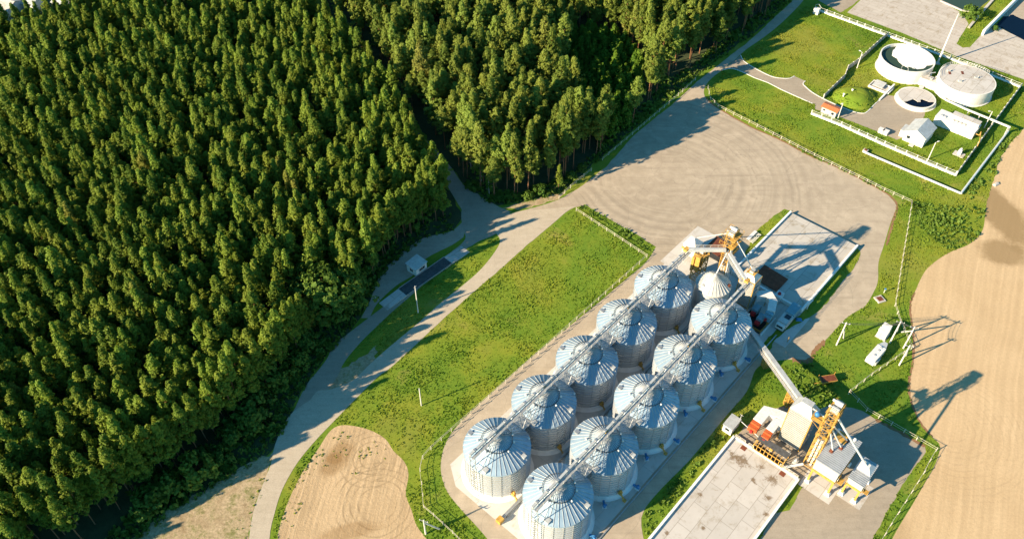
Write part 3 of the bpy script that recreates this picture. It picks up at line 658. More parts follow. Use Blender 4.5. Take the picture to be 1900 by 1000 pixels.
# ------------------------------------------------------------------ elevator towers
def tower(u0, u1, v0, v1, H, label, plats, side, ov=0.):
    uc, vc = (u0+u1)/2, (v0+v1)/2; a, b = (u1-u0)/2, (v1-v0)/2
    t = gthing('elevator_tower', label, 'elevator tower', uc, vc)
    m = MB(); lattice(m, -a, a, -b, b, .05, H, 9, .13, .06); m.build('frame', 'yellow', t)
    for z in plats:
        p = MB(); a0, b0 = a, b; a, b = a+ov, b+ov; p.box(-a-.1,a+.1,-b-.1,-b*.2,z,z+.06)
        if ov:
            for sx in (-1, 1):
                for sy in (-1, 1): p.beam((sx*a0,sy*b0,z-1.4),(sx*a,sy*b,z), .09)
        for s in (-1, 1):
            p.beam((-a-.2,s*(b+.2),z+1.05),(a+.2,s*(b+.2),z+1.05), .055); p.beam((s*(a+.2),-b-.2,z+1.05),(s*(a+.2),b+.2,z+1.05), .055)
            for x in (-a-.2, 0, a+.2): p.beam((x,s*(b+.2),z),(x,s*(b+.2),z+1.05), .06)
            p.beam((-a-.2,s*(b+.2),z+.1),(a+.2,s*(b+.2),z+.1), .05, .12)
        p.build('platform', 'yellow', t); a, b = a0, b0
    for (x, y) in ((-a*.45, -b*.35), (-a*.45, b*.35), (a*.5, -b*.3), (a*.5, b*.3)):
        MB().box(x-.2,x+.2,y-.22,y+.22,.1,H*.46).mat(1).box(x-.19,x+.19,y-.21,y+.21,H*.46,H-1.2).build('elevator_leg', ['pipe', 'darksteel'], t)
    for i, z in enumerate(plats):
        q = MB(); q.box(-a*.2,a*.55,-b*.55,b*.1,z+.07,z+.8); q.tube((a*.1,b*.1,z+.45),(a*.1,b*.75,z+.45),.3,.3,10); sharp(q.build('gearbox', 'lightsteel', t))
    for (x, hh) in ((-a*.45, 0), (a*.5, .5)):
        h = MB(); h.tube((x,-b*.75,H-.6+hh),(x,b*.75,H-.6+hh), .55, .55, 14); h.box(x-.55,x+.55,-b*.75,b*.75,H-1.3+hh,H-.6+hh); h.box(x-.3,x+.9,-b*.3,b*.3,H-1.1+hh,H-.5+hh)
        sharp(h.build('elevator_head', 'lightsteel', t))
        g_ = MB(); g_.tube((x,b*.75,H-.5+hh),(x,b*1.35,H-.5+hh), .28, .28, 10); g_.box(x-.2,x+.2,b*.7,b*1.2,H-.8+hh,H-.5+hh); sharp(g_.build('drive_motor', 'pipe', t))
    if side:
        s = MB(); s0_, s1_ = side; zz = 15.2
        s.box(-a,a*.4,b+.0,b+2.4,zz,zz+.07)
        for (x, y) in ((-a,b+2.4),(a*.4,b+2.4)): s.beam((x,y,zz),(x,y,zz+1.1),.07); s.beam((x,b,zz-1.6),(x,y,zz), .1)
        for z2 in (.55, 1.1): s.beam((-a,b+2.4,zz+z2),(a*.4,b+2.4,zz+z2),.06); s.beam((-a,b,zz+z2),(-a,b+2.4,zz+z2),.06)
        s.build('service_platform', 'yellow', t)
        f = MB(); f.ball((-.2,b+1.7,zz+.75),.62,12,8); f.tube((-.2,b+1.7,zz+.07),(-.2,b+1.7,zz+.4),.3,.3,10); f.build('filter_pot', 'blue', t, True)
    return t
T2 = tower(45.7, 48.7, 48.9, 51.0, 21.6, 'yellow lattice elevator tower beside the near grain dryer', (11.6,14.4,17.2,19.7), (1,1))
T1 = tower(76.1, 78.5, 6.4, 8.3, 21.6, 'yellow lattice elevator tower at the far end of the silos', (15.0,17.6,20.0), None, .75)
def pipe(label, pts, r=.2, cat='spout pipe', name='spout_pipe', group='pale spout pipes of the towers'):
    P = [Vector((*UV(p[0],p[1]), p[2])) for p in pts]; o = P[0]; t = bpy.data.objects
    mb = MB(); 
    for a, b in zip(P, P[1:]): mb.tube(a-o, b-o, r, r, 10)
    ob = sharp(mb.build(name, 'pipe')); ob.location = o; tag(ob, label, cat, group); return ob
pipe('pale spout pipe from the near tower down to the small hopper', [(47.2,51.2,18.0),(49.0,60.0,7.2)], .24)
pipe('pale spout pipe landing nearest the near edge of the wide bin roof', [(46.2,51.1,14.0),(46.4,53.0,9.1)], .17)
pipe('pale spout pipe landing on the middle of the wide bin roof', [(46.8,51.1,14.4),(48.2,54.0,9.1)], .17)
pipe('pale spout pipe landing on the rusty end of the wide bin roof', [(47.4,51.1,14.8),(50.6,54.2,9.1)], .17)
pipe('white pipe from the tower side platform to the dryer hood', [(47.6,48.6,15.6),(49.6,45.2,13.6)], .17)
pipe('pale spout pipe slanting from the far tower to the small cone roofed silo', [(76.0,7.9,16.2),(70.6,8.5,12.0)], .16)
pipe('thin white pipe from the far tower head to the white bin', [(77.2,6.2,20.0),(84.0,-4.5,6.6)], .13)
pipe('pale pipe from the far tower head down to the far dryer', [(77.6,8.5,19.0),(78.0,14.2,12.6)], .14)
for i, (du, dv) in enumerate(((74.2,9.6),(74.8,10.0),(75.4,10.3))):
    pipe('pale spout pipe of the bundle of three beside the far tower, ' + ('nearest','middle one','farthest')[i], [(75.9+.3*i,8.6,16.6),(du,dv,4.0)], .15)

# ------------------------------------------------------------------ small cone silo, bins, dryers
def cone_silo():
    t = gthing('small_silo', 'small steel silo with a pale cone roof between the two rows', 'silo', 70.6, 8.5)
    rr = 4.3; MB().lathe([(4.7,.03),(4.6,.35),(4.3,.4)], 48).build('plinth', 'whitewash', t, True)
    w = MB(); prof = []
    for k in range(8): z = .4+k*1.05; prof += [(rr,z+.06),(rr,z+.95),(rr+.06,z+1.0)]
    w.lathe(prof, 56); sharp(w.build('wall', 'silo_wall', t), 40)
    r = MB(); r.lathe([(rr+.15,8.65),(rr+.1,8.8),(.35,11.9),(.35,12.3),(.01,12.4)], 56)
    for i in range(28):
        a = 2*math.pi*i/28; c, s_ = math.cos(a), math.sin(a); r.beam((c*.5,s_*.5,11.83),(c*(rr+.1),s_*(rr+.1),8.86), .09, .14)
    r.build('roof', 'lightsteel', t)
    for (x, y) in ((-3.,1.2),(1.4,-3.4)):
        h = MB(); rz = 8.8+(rr-math.hypot(x,y))*.8; h.box(x-.35,x+.35,y-.35,y+.35,rz-.3,rz+.35); h.build('hatch', 'rust' if x > 0 else 'lightsteel', t)
cone_silo()

def dryer(u0, u1, v0, v1, H, hood, label):
    uc, vc = (u0+u1)/2, (v0+v1)/2; a, b = (u1-u0)/2, (v1-v0)/2
    t = gthing('grain_dryer', label, 'grain dryer', uc, vc)
    m = MB(); zb = .1 if hood else 1.2; m.box(-a,a,-b,b,zb,H); m.mat(1)
    for z in np.arange(zb+.35, H-.2, .62):
        for sx in (-1, 1): m.box(sx*a-.09,sx*a+.09,-b+.12,b-.12,z,z+.43); m.box(-a+.12,a-.12,sx*b-.09,sx*b+.09,z,z+.43)
    m.build('body', ['darksteel', 'sheetwall'], t)  # dark body colour paints shade into the gaps between the ribs
    f = MB()
    for x in (-a, a):
        for y in (-b, b): f.beam((x,y,.02),(x,y,H+.1), .16)
    for z in (1.2, H): 
        for s in (-1, 1): f.beam((-a,s*b,z),(a,s*b,z),.17); f.beam((s*a,-b,z),(s*a,b,z),.17)
    f.build('frame', 'yellow', t)
    h = MB(); k = .42; top = H+(2.4 if hood else 1.3)
    h.hexa([(-a,-b,H+.05),(a,-b,H+.05),(a,b,H+.05),(-a,b,H+.05)], [(-a*.3,-b*k,top),(a*.4,-b*k,top),(a*.4,b*k,top),(-a*.3,b*k,top)])
    h.box(-a*.35,a*.45,-b*(k+.05),b*(k+.05),top,top+.12); h.build('hood', 'lightsteel', t)
    if not hood:
        y_ = MB(); z_ = top+.1; y_.box(-a*.5,a*.5,-b*.5,b*.5,z_,z_+.08)
        for x in (-a*.5,a*.5):
            for y in (-b*.5,b*.5): y_.beam((x,y,z_-1.6),(x,y,z_+1.1),.1)
            y_.beam((x,-b*.5,z_+1.1),(x,b*.5,z_+1.1),.07); y_.beam((-b*.5,x,z_+.6),(b*.5,x,z_+.6),.06)
        y_.build('top_platform', 'yellow', t); q = MB(); q.box(-.6,.5,-.5,.5,z_+.08,z_+.9); q.tube((.5,0,z_+.5),(1.2,0,z_+.5),.35,.35,10); sharp(q.build('top_drive', 'lightsteel', t))
    p = MB(); p.box(-a-.9,-a-.15,-b,b,H*.35,H*.35+.06)
    for y in np.linspace(-b, b, 5): p.beam((-a-.9,y,H*.35),(-a-.9,y,H*.35+1.),.05)
    p.beam((-a-.9,-b,H*.35+1.),(-a-.9,b,H*.35+1.),.05); 
    o = MB(); o.hexa([(-a*.8,-b*.7,.05),(a*.8,-b*.7,.05),(a*.8,b*.7,.05),(-a*.8,b*.7,.05)],[(-a,-b,1.2),(a,-b,1.2),(a,b,1.2),(-a,b,1.2)]); o.build('discharge_hopper', 'steel', t)
    for i in range(4):
        y = -b+ (i+.5)*2*b/4; z = H*(.3+.15*i)
        d = MB(); d.box(-.6,.6,-b-.35,-b-.02,z,z+.5); d.build('air_flap', 'steel', t)
    return t
dryer(47.7, 51.6, 41.5, 46.7, 11.9, True, 'tall ribbed grain dryer with a white hood beside the near tower')
dryer(75.8, 79.4, 12.6, 16.8, 10.4, False, 'tall ribbed grain dryer with a yellow frame beside the far tower')
# hot air ducts with burners
def duct(label, path, burner, w, z0, z1, mt='lightsteel'):
    o = path[0]; t = gthing('air_duct', label, 'duct', *o); L = [(p[0]-o[0], -(p[1]-o[1])) for p in path]
    d = MB()
    for i, (a, b) in enumerate(zip(L, L[1:])):
        A = Vector((*a, (z0+z1)/2)); B = Vector((*b, (z0+z1)/2)); e = (B-A).normalized(); d.beam(A-e*(.02 if i == 0 else .3), B+e*(w*.32 if b != L[-1] else 0), w-.013*i, z1-z0-.017*i)
    d.build('duct_casing', 'white' if mt == 'lightsteel' else mt, t)
    s = MB()
    for (x, y) in L: s.beam((x-.5,y,0.05),(x-.5,y,z0),.14); s.beam((x+.5,y,.05),(x+.5,y,z0),.14)
    s.build('support', 'yellow', t)
    x, y = L[-1]
    for k in range(2): bb = MB(); bb.box(x-1.0-.95*k,x-.1-.95*k,y-w*.48,y+w*.48,z0+.1-.3*k,z1-.25-.5*k); bb.build('burner', burner, t)
    g_ = MB(); g_.box(x-2.4,x-2.0,y-.3,y+.3,z0,z0+.8); g_.tube((x-2.0,y,z0+.4),(x-1.8,y,z0+.4),.3,.3,10); g_.build('burner_fan', 'redpaint', t)
    return t
duct('outer pale hot air duct with an orange burner beside the near dryer', [(51.0,41.4),(50.4,39.0),(49.4,36.7),(45.6,36.7)], 'orange', 2.2, 2.4, 4.5)
duct('inner pale hot air duct with an orange burner beside the near dryer', [(49.0,41.4),(48.3,39.9),(45.4,39.9)], 'orange', 1.8, 2.4, 4.4)
duct('shaded curved grey air duct beside the far dryer', [(78.6,16.9),(81.0,19.2),(79.6,21.2),(76.2,22.6)], 'tealroof', 2.0, 2.6, 4.6)
# grey boxes in the burner pit of the far dryer
def burnerbox(u, v, label):
    t = gthing('burner_cabinet', label, 'burner', u, v, 'grey burner cabinets beside the far dryer')
    MB().box(-1.1,1.1,-.75,.75,1.2,2.7).build('cabinet', 'tealroof', t)
    b = MB(); b.box(-1.9,-1.12,-.6,.6,.9,1.9); b.build('burner', 'redpaint', t)
    s = MB()
    for x in (-.9,.9):
        for y in (-.6,.6): s.beam((x,y,.03),(x,y,1.2),.12)
    s.build('support', 'rust', t)
burnerbox(76.6, 18.8, 'grey burner cabinet in the dark pit, closer to the far dryer')
burnerbox(74.6, 21.2, 'grey burner cabinet with a red front at the pit corner')
t = gthing('burner_pit', 'dark burner pit with yellow railing and a white beam along one side', 'pit', 73.0, 20.5)
m = MB(); 
for (a, b) in (((-1.6,3.2),(-1.6,-2.6)),((-1.6,-2.6),(4.2,-2.6))):
    m.beam((*a,1.3),(*b,1.3),.1); m.beam((*a,.8),(*b,.8),.07)
    for s in np.linspace(0,1,5): m.beam((a[0]+(b[0]-a[0])*s,a[1]+(b[1]-a[1])*s,.03),(a[0]+(b[0]-a[0])*s,a[1]+(b[1]-a[1])*s,1.3),.08)
m.build('railing', 'yellow', t); MB().box(-1.8,5.6,-3.15,-2.85,.03,.55).build('kerb_wall', 'whitewash', t); MB().box(-1.5,4.2,-2.5,3.2,.03,.08).build('pit_floor', 'dark', t)

def bin_on_legs(u0, u1, v0, v1, zl, zt, label, hood=False, stubs=()):
    uc, vc = (u0+u1)/2, (v0+v1)/2; a, b = (u1-u0)/2, (v1-v0)/2
    t = gthing('loadout_bin', label, 'load-out bin', uc, vc)
    m = MB(); m.box(-a,a,-b,b,zl+.3,zt-.12); m.build('bin_wall', 'lightsteel', t)
    r = MB(); r.hexa([(-a-.15,-b-.15,zt-.1),(a+.15,-b-.15,zt-.1),(a+.15,b+.15,zt-.1),(-a-.15,b+.15,zt-.1)],[(-a-.15,-b-.15,zt),(a+.15,-b-.15,zt+.05),(a+.15,b+.15,zt+.05),(-a-.15,b+.15,zt)]); r.build('roof', 'rib_x', t)
    f = MB(); n = 2 if a < 4 else 3
    for x in np.linspace(-a, a, n):
        for y in (-b+.2, b-.2): f.beam((x*.96,y,.55),(x*.96,y,zl+.3),.42)
    for s in (-1, 1): f.beam((-a,s*(b-.1),zl+.1),(a,s*(b-.1),zl+.1),.5); f.beam((s*a,-b,zl+.1),(s*a,b,zl+.1),.5)
    f.build('frame', 'yellow', t)
    c = MB()
    for x in np.linspace(-a, a, n):
        for y in (-b+.2, b-.2): c.hexa([(x*.96-.6,y-.6,.02),(x*.96+.6,y-.6,.02),(x*.96+.6,y+.6,.02),(x*.96-.6,y+.6,.02)],[(x*.96-.35,y-.35,.7),(x*.96+.35,y-.35,.7),(x*.96+.35,y+.35,.7),(x*.96-.35,y+.35,.7)])
    c.build('footing', 'whitewash', t)
    nb = max(1, int(2*a/3.4))
    for i in range(nb):
        x = -a+(i+.5)*2*a/nb; h = MB(); s = a/nb*.92
        h.hexa([(x-.35,-.35,zl-1.9),(x+.35,-.35,zl-1.9),(x+.35,.35,zl-1.9),(x-.35,.35,zl-1.9)],[(x-s,-b*.92,zl+.3),(x+s,-b*.92,zl+.3),(x+s,b*.92,zl+.3),(x-s,b*.92,zl+.3)]); h.build('hopper', 'steel', t)
    for (x, y) in stubs: q = MB(); q.tube((x,y,zt),(x,y,zt+.5),.32,.26,10); q.box(x-.4,x+.4,y-.4,y+.4,zt-.02,zt+.14); q.build('inlet', 'rust', t)
    if hood:
        h = MB(); h.hexa([(-a*.1,-b*.95,zt),(a*.85,-b*.95,zt),(a*.85,b*.95,zt),(-a*.1,b*.95,zt)],[(a*.25,-b*.35,zt+.9),(a*.55,-b*.35,zt+.9),(a*.55,b*.35,zt+.9),(a*.25,b*.35,zt+.9)]); h.build('hood', 'white', t)
    else:
        l = MB(); l.box(a-.6-2.4,a-.3,-b*.1,b*.9,zt+.06,zt+.16); l.build('roof_plate', 'yellow', t)
        for (x, y) in ((a-.8,b*.95),(a-1.0,-.2),(a-.6,-b*.5)): q = MB(); q.tube((x,y,zt),(x,y,zt+.6),.3,.3,10); q.ball((x,y,zt+.6),.34,10,6); q.build('vent', 'pipe', t, True)
    sd = MB(); sd.box(-a*.9,-a*.55,-b-1.3,-b-.2,zl-.2,zl-.1)
    for x in (-a*.9,-a*.55): sd.beam((x,-b-1.3,zl-.2),(x,-b-1.3,zl+.9),.06); sd.beam((x,-b-.3,zl-.2),(x,-b-.3,zl+.9),.06)
    sd.beam((-a*.9,-b-1.3,zl+.9),(-a*.55,-b-1.3,zl+.9),.06); sd.build('service_platform', 'yellow', t)
    return t
bin_on_legs(42.4, 52.4, 51.5, 56.6, 5.0, 8.8, 'wide grey load-out bin on yellow legs beside the near tower', False, ((-1.2,1.2),(.8,.05),(3.2,-.1)))
bin_on_legs(44.6, 51.2, 58.3, 61.6, 4.3, 6.6, 'narrow grey load-out bin with white hood on yellow legs', True)
MBpad = uvpoly([(40.5,50.6),(45.5,50.6),(45.5,57.8),(40.5,57.8)])
sheet('pavement', MBpad, .03, 'slab'); sheet('pavement', uvpoly([(43.6,57.9),(50.5,57.9),(50.5,63.2),(43.6,63.2)]), .034, 'slab')

# white bin beside the far tower
t = gthing('feed_bin', 'white pyramid roofed bin behind the left silo row', 'bin', 83.6, -5.2)
m = MB(); m.hexa([(-1.9,-1.9,1.2),(1.9,-1.9,1.2),(1.9,1.9,1.2),(-1.9,1.9,1.2)],[(-1.9,-1.9,4.6),(1.9,-1.9,4.6),(1.9,1.9,4.6),(-1.9,1.9,4.6)]); m.build('body', 'lightsteel', t)
m = MB(); m.hexa([(-2,-2,4.6),(2,-2,4.6),(2,2,4.6),(-2,2,4.6)],[(-.25,-.25,6.4),(.25,-.25,6.4),(.25,.25,6.4),(-.25,.25,6.4)]); m.build('roof', 'white', t)
m = MB(); 
for x in (-1.7,1.7):
    for y in (-1.7,1.7): m.beam((x,y,.03),(x,y,1.25),.22)
m.build('leg', 'steel', t)
# yellow loading chute
t = gthing('loading_chute', 'yellow steel chute frame between the left row and the small silo', 'chute', 77.6, 0.6)
m = MB(); lattice(m, -1.5,1.5,-1.3,1.3,.05,9.2,4,.2,.1); m.build('frame', 'yellow', t)
m = MB(); m.hexa([(-.5,-.5,4.2),(.5,-.5,4.2),(.5,.5,4.2),(-.5,.5,4.2)],[(-1.4,-1.2,7.6),(1.4,-1.2,7.6),(1.4,1.2,7.6),(-1.4,1.2,7.6)]); m.build('hopper', 'yellow', t)
m = MB(); m.box(-2.6,-1.7,-1.,.2,4.6,9.6); m.box(-2.5,-1.8,.6,1.3,3.8,8.6); m.build('chute', 'yellow', t)
m = MB(); m.box(-.5,.5,-.5,.5,9.2,10.0); m.tube((0,0,10),(0,0,10.5),.5,.2,12); m.build('cyclone', 'lightsteel', t)
# receiving pits with rusty covers
def pit(u0, u1, v0, v1, h, label):
    t = gthing('intake_pit', label, 'intake pit', (u0+u1)/2, (v0+v1)/2); a, b = (u1-u0)/2, (v1-v0)/2
    m = MB(); m.hexa([(-a,-b,h),(a,-b,h),(a,b,h+.5),(-a,b,h+.5)],[(-a,-b,h+.12),(a,-b,h+.12),(a,b,h+.62),(-a,b,h+.62)]); m.build('cover', 'rust', t)
    s = MB()
    for x in (-a+.2,a-.2):
        s.beam((x,-b+.2,.03),(x,-b+.2,h),.18); s.beam((x,b-.2,.03),(x,b-.2,h+.5),.18)
    s.build('post', 'yellow', t)
    MB().box(-a+.1,a-.1,-b+.1,b-.1,.6,.66).build('grate', 'darksteel', t)
pit(85.6, 91.6, -2.6, 3.4, 2.4, 'rusty orange pit cover behind the far tower, on the yard side')
pit(86.2, 92.2, 12.2, 19.4, .9, 'dark rusty intake pit cover on the near corner of the far slab')
# slabs
def slab(u0, u1, v0, v1, H, mat, label, walls, rail=None, near=None):
    t = gthing('loading_slab', label, 'concrete slab', (u0+u1)/2, (v0+v1)/2); a, b = (u1-u0)/2, (v1-v0)/2
    SLABS.append(np.array(uvpoly([(u0-.3,v0-.3),(u1+.3,v0-.3),(u1+.3,v1+.3),(u0-.3,v1+.3)])))
    MB().box(-a,a,-b,b,.01,H).build('deck', mat, t)
    for w in walls:
        m = MB()
        if w == 'l': m.box(-a,a,b+.003,b+.5,.01,H+.55)
        if w == 'r': m.box(-a,a,-b-.5,-b-.003,.01,H+.45)
        if w == 'n': m.box(-a-.5,-a-.003,-b-.5,b+.5,.01,H+.35)
        if w == 'f': m.box(a+.003,a+.4,-b-.5,b+.5,.01,H+.3)
        m.build('kerb_wall', 'whitewash', t)
    if rail:
        for (y0, y1) in rail:
            m = MB(); x = a+.2
            for zz in (H+.85, H+1.3): m.beam((x,y0,zz),(x,y1,zz),.09)
            for y in np.linspace(y0, y1, max(2, int(abs(y1-y0)/.9)+1)): m.beam((x,y,H+.2),(x,y,H+1.3),.09)
            m.build('railing', 'fence_white', t)
    return t
slab(85.2, 116.2, 7.2, 27.0, .8, 'slab_grey', 'grey shaded concrete slab with white walls beyond the far tower', 'lrn')
slab(-22, 41.0, 34.4, 49.9, .55, 'slab', 'pale sunlit concrete slab with stained panels at the lower edge', 'lrf', ((7.7,5.2),(4.4,3.2),(-3.4,-7.7)))
# intake shed at the near slab
t = gthing('intake_shed', 'open yellow framed intake shed with grated roof by the pale slab', 'shed', 42.3, 42.4)
m = MB()
for y in np.linspace(-3.6,3.6,9): m.beam((-1.1,y,.05),(-1.1,y,2.6),.12); m.beam((-1.1,y,2.6),(1.3,y,3.2),.1)
for y in (-3.6,3.6): m.beam((1.3,y,.05),(1.3,y,3.2),.16); m.beam((-1.1,y,1.0),(1.3,y,3.2),.1)
for z in (2.6,1.0): m.beam((-1.1,-3.6,z),(-1.1,3.6,z),.14)
m.beam((1.3,-3.6,3.2),(1.3,3.6,3.2),.16); m.build('frame', 'yellow', t)
m = MB(); m.hexa([(.05,-3.7,2.95),(1.5,-3.7,3.3),(1.5,3.7,3.3),(.05,3.7,2.95)],[(.05,-3.7,3.0),(1.5,-3.7,3.36),(1.5,3.7,3.36),(.05,3.7,3.0)]); m.build('roof', 'darksteel', t)
MB().box(-1.0,1.2,-3.5,3.5,.04,.12).build('pit_floor', 'dark', t)  # near-black slab, paints in the shaded interior of the shed
for y in (5.0,-4.6):
    tag(sharp(MB().box(40.0-.55,40.0+.55,-.6,.6,.57,.6).build('steel_plate', 'rust')), 'rusty square plate on the pale slab, ' + ('left of the intake shed' if y > 0 else 'right of the intake shed'), 'steel plate', 'rusty plates on the slab')
    o = bpy.data.objects['steel_plate' if y > 0 else 'steel_plate.001']; o.rotation_euler = (0,0,GA)
    c = UV(40.1, 42.3-y); o.location = (c[0]-40.0*UX, c[1]-40.0*UY, 0)

# white control cabin
t = gthing('control_cabin', 'white flat roofed cabin between the drive and the near dryer', 'cabin', 43.0, 32.2)
MB().box(-1.8,1.8,-1.1,1.1,.05,2.4).build('wall', 'white', t); MB().box(-1.95,1.95,-1.25,1.25,2.4,2.55).build('roof', 'lightsteel', t)
MB().box(-.5,.4,-1.14,-1.103,.1,2.05).build('door', 'wallgrey', t); MB().box(-1.84,-1.803,-.5,.5,1.1,1.9).build('window', 'glass', t)
m = MB(); m.tube((1.7,-1.0,2.55),(1.7,-1.0,4.3),.04,.04,6); m.beam((1.3,-1.,4.0),(2.1,-1.,4.0),.05); m.beam((1.7,-1.4,4.25),(1.7,-.6,4.25),.05); m.build('antenna', 'white', t)
# cable bridge from the cabin
pipe('thin pale cable bridge from the white cabin to the ducts', [(44.7,33.4,2.2),(43.2,39.6,2.6)], .08, 'cable bridge', 'cable_bridge', None)
# small machines
def machine(name, u, v, label, cat, mt, sx, sy, h, extra='pipe'):
    t = gthing(name, label, cat, u, v)
    MB().box(-sx,sx,-sy,sy,.25,h).build('housing', mt, t); m = MB(); m.box(-sx*1.15,sx*1.15,-sy*1.15,sy*1.15,.02,.25); m.build('base', 'slab', t)
    m = MB(); m.tube((0,0,h),(0,0,h+.5),min(sx,sy)*.5,min(sx,sy)*.4,10); m.tube((sx,0,h*.6),(sx+.6,0,h*.6),.2,.2,8); sharp(m.build('outlet', extra, t)); return t
machine('fan_unit', 44.4, 47.6, 'pale fan box standing at the foot of the near tower', 'fan', 'lightsteel', .6,.5,1.3)
machine('fan_unit', 45.0, 45.4, 'pale fan box in front of the near dryer wall', 'fan', 'lightsteel', .6,.5,1.2)
machine('screw_feeder', 44.4, 41.9, 'small yellow feeder between the intake shed and the dryer', 'feeder', 'yellow', .7,.5,1.6, 'steel')
machine('control_box', 85.0, 20.6, 'white box with red pipes at the corner of the far slab', 'control box', 'white', 1.2,.9,2.0, 'redpaint')
pipe('yellow discharge conveyor from the intake shed to the tower foot', [(41.8,46.6,.9),(44.6,49.2,1.6)], .3, 'conveyor', 'feed_pipe', None)
# container generator beside the far slab
t = gthing('container_unit', 'long teal and grey machine container parked beside the far slab', 'container', 79.9, 26.0)
MB().box(.3,4.3,-1.2,1.2,.6,2.9).build('rear_body', 'tealroof', t); MB().box(-3.3,.25,-1.25,1.25,.6,2.5).build('front_body', 'lightsteel', t); MB().box(-4.3,-3.35,-1.1,1.1,.6,2.1).build('cab', 'white', t)
MB().box(-1.6,-.2,-.9,.5,2.5,2.62).build('skylight', 'glass', t); MB().box(-4.35,-4.303,-.8,.8,1.3,1.9).build('window', 'glass', t); m = MB(); m.box(-4.3,4.3,-1.,1.,.3,.6)
for x in (-3.4,1.8,3.2): m.tube((x,-1.2,.42),(x,1.2,.42),.4,.4,12)
m.build('chassis', 'darksteel', t)
m = MB()
for x in np.arange(.6,4.2,.45): m.box(x,x+.12,-1.15,1.15,2.9,2.98)
m.build('roof_rib', 'tealroof', t)
# yard bench panel
t = thing('steel_rack', 'white steel rack with slats standing on the grass edge of the far slab', 'rack', UV(100.6,4.3), GA)
m = MB(); m.box(-2.2,2.2,.3,1.2,.75,.85); m.build('shelf', 'white', t); m = MB()
for x in np.linspace(-2.1,2.1,9): m.box(x-.1,x+.1,-1.0,.2,.45,.52)
m.build('slat', 'white', t); m = MB()
for x in (-2.1,0,2.1):
    for y in (-.9,1.1): m.beam((x,y,.02),(x,y,.75 if y > 0 else .45),.1)
m.build('leg', 'steel', t)
# yellow tipper trailer
c = G(1533,710); d1 = G(1521,710); d2 = G(1547,706)
t = thing('hopper_trailer', 'yellow tapered hopper standing alone in the weeds', 'hopper', c, math.atan2(d2[1]-d1[1], d2[0]-d1[0]))
m = MB(); m.hexa([(-1.4,-.6,.6),(1.4,-.6,.6),(1.4,.6,.6),(-1.4,.6,.6)],[(-2.0,-1.0,1.7),(2.0,-1.0,1.7),(2.0,1.0,1.7),(-2.0,1.0,1.7)]); m.build('hopper', 'yellow', t)
MB().box(-1.85,1.85,-.85,.85,1.62,1.74).build('lining', 'rust', t)
m = MB()
for x in (-1.2,1.2):
    for y in (-.6,.6): m.beam((x,y,.02),(x,y,.8),.12)
m.beam((-1.6,.0,.5),(-3.0,.0,.5),.14); m.build('leg', 'yellow', t)
m = MB(); m.beam((2.0,.9,1.6),(2.0,.9,2.6),.1); m.beam((-2.0,.9,1.6),(-2.0,.9,2.5),.1); m.build('post', 'yellow', t)
# small things
t = thing('marker_post', 'thin yellow marker post in the shaded grass beside the container', 'post', G(1461,634)); MB().tube((0,0,0),(0,0,1.9),.09,.09,8).build('post_body', 'yellow', t); MB().box(-.2,.2,-.2,.2,0,.12).build('footing', 'slab', t)
t = thing('blue_tarp', 'small blue tarpaulin heap in the shaded grass by the container', 'tarpaulin', G(1482,593)); m = MB(); m.hexa([(-.9,-.6,.0),(.9,-.7,.0),(.8,.6,.0),(-.8,.7,.0)],[(-.4,-.3,.4),(.5,-.2,.55),(.3,.3,.35),(-.5,.2,.5)]); m.build('sheet', 'blue', t)
t = thing('pipe_bend', 'white bent pipe at the near corner of the far slab', 'pipe', G(1497,574)); m = MB(); m.poly([(0,0,0),(0,0,1.7),(.7,.7,2.0),(1.5,1.5,1.9)],.13); sharp(m.build('pipe', 'white', t))
t = thing('inspection_cover', 'pale square concrete inspection cover on the grass verge', 'cover', G(1632,556), R(20)); MB().box(-1.1,1.1,-1.1,1.1,.0,.35).build('frame', 'slab', t); MB().box(-.7,.7,-.7,.7,.35,.42).build('lid', 'rust', t)
t = thing('standpipe', 'short pale standpipe beside the concrete inspection cover', 'standpipe', G(1640,543)); MB().tube((0,0,0),(0,0,1.4),.12,.12,8).build('pipe', 'pipe', t); MB().box(-.2,.2,-.2,.2,1.3,1.55).build('cap', 'blue', t)
t = thing('debris_block', 'pale broken concrete block at the edge of the field', 'block', G(1848,343), R(30)); m = MB(); m.hexa([(-1.1,-.6,0),(1.1,-.5,0),(1.0,.6,0),(-1.0,.5,0)],[(-.9,-.4,.5),(.9,-.4,.35),(.8,.4,.6),(-.8,.4,.4)]); m.build('body', 'slab', t)
# ground drag conveyors between the rows
t = gthing('drag_conveyor', 'dark low drag conveyor on the ground between the silo rows', 'conveyor', 30, 8.6)
MB().box(-38,44,-.3,.3,.25,.75).build('trough', 'steel', t); m = MB()
for x in np.arange(-37,44,4.): m.box(x-.1,x+.1,-.4,.4,.03,.25)
m.build('support', 'darksteel', t); m = MB(); m.box(-39.3,-38,-.6,.6,.1,1.2); m.build('drive_motor', 'yellow', t)
t = gthing('cable_tray', 'low grey cable tray along the edge of the silo pad', 'cable tray', 34, 26.4)
MB().box(-36,40,-.12,.12,.12,.3).build('tray', 'steel', t); m = MB()
for x in np.arange(-35,40,5.): m.box(x-.12,x+.12,-.2,.2,.02,.12)
m.build('support', 'slab', t)

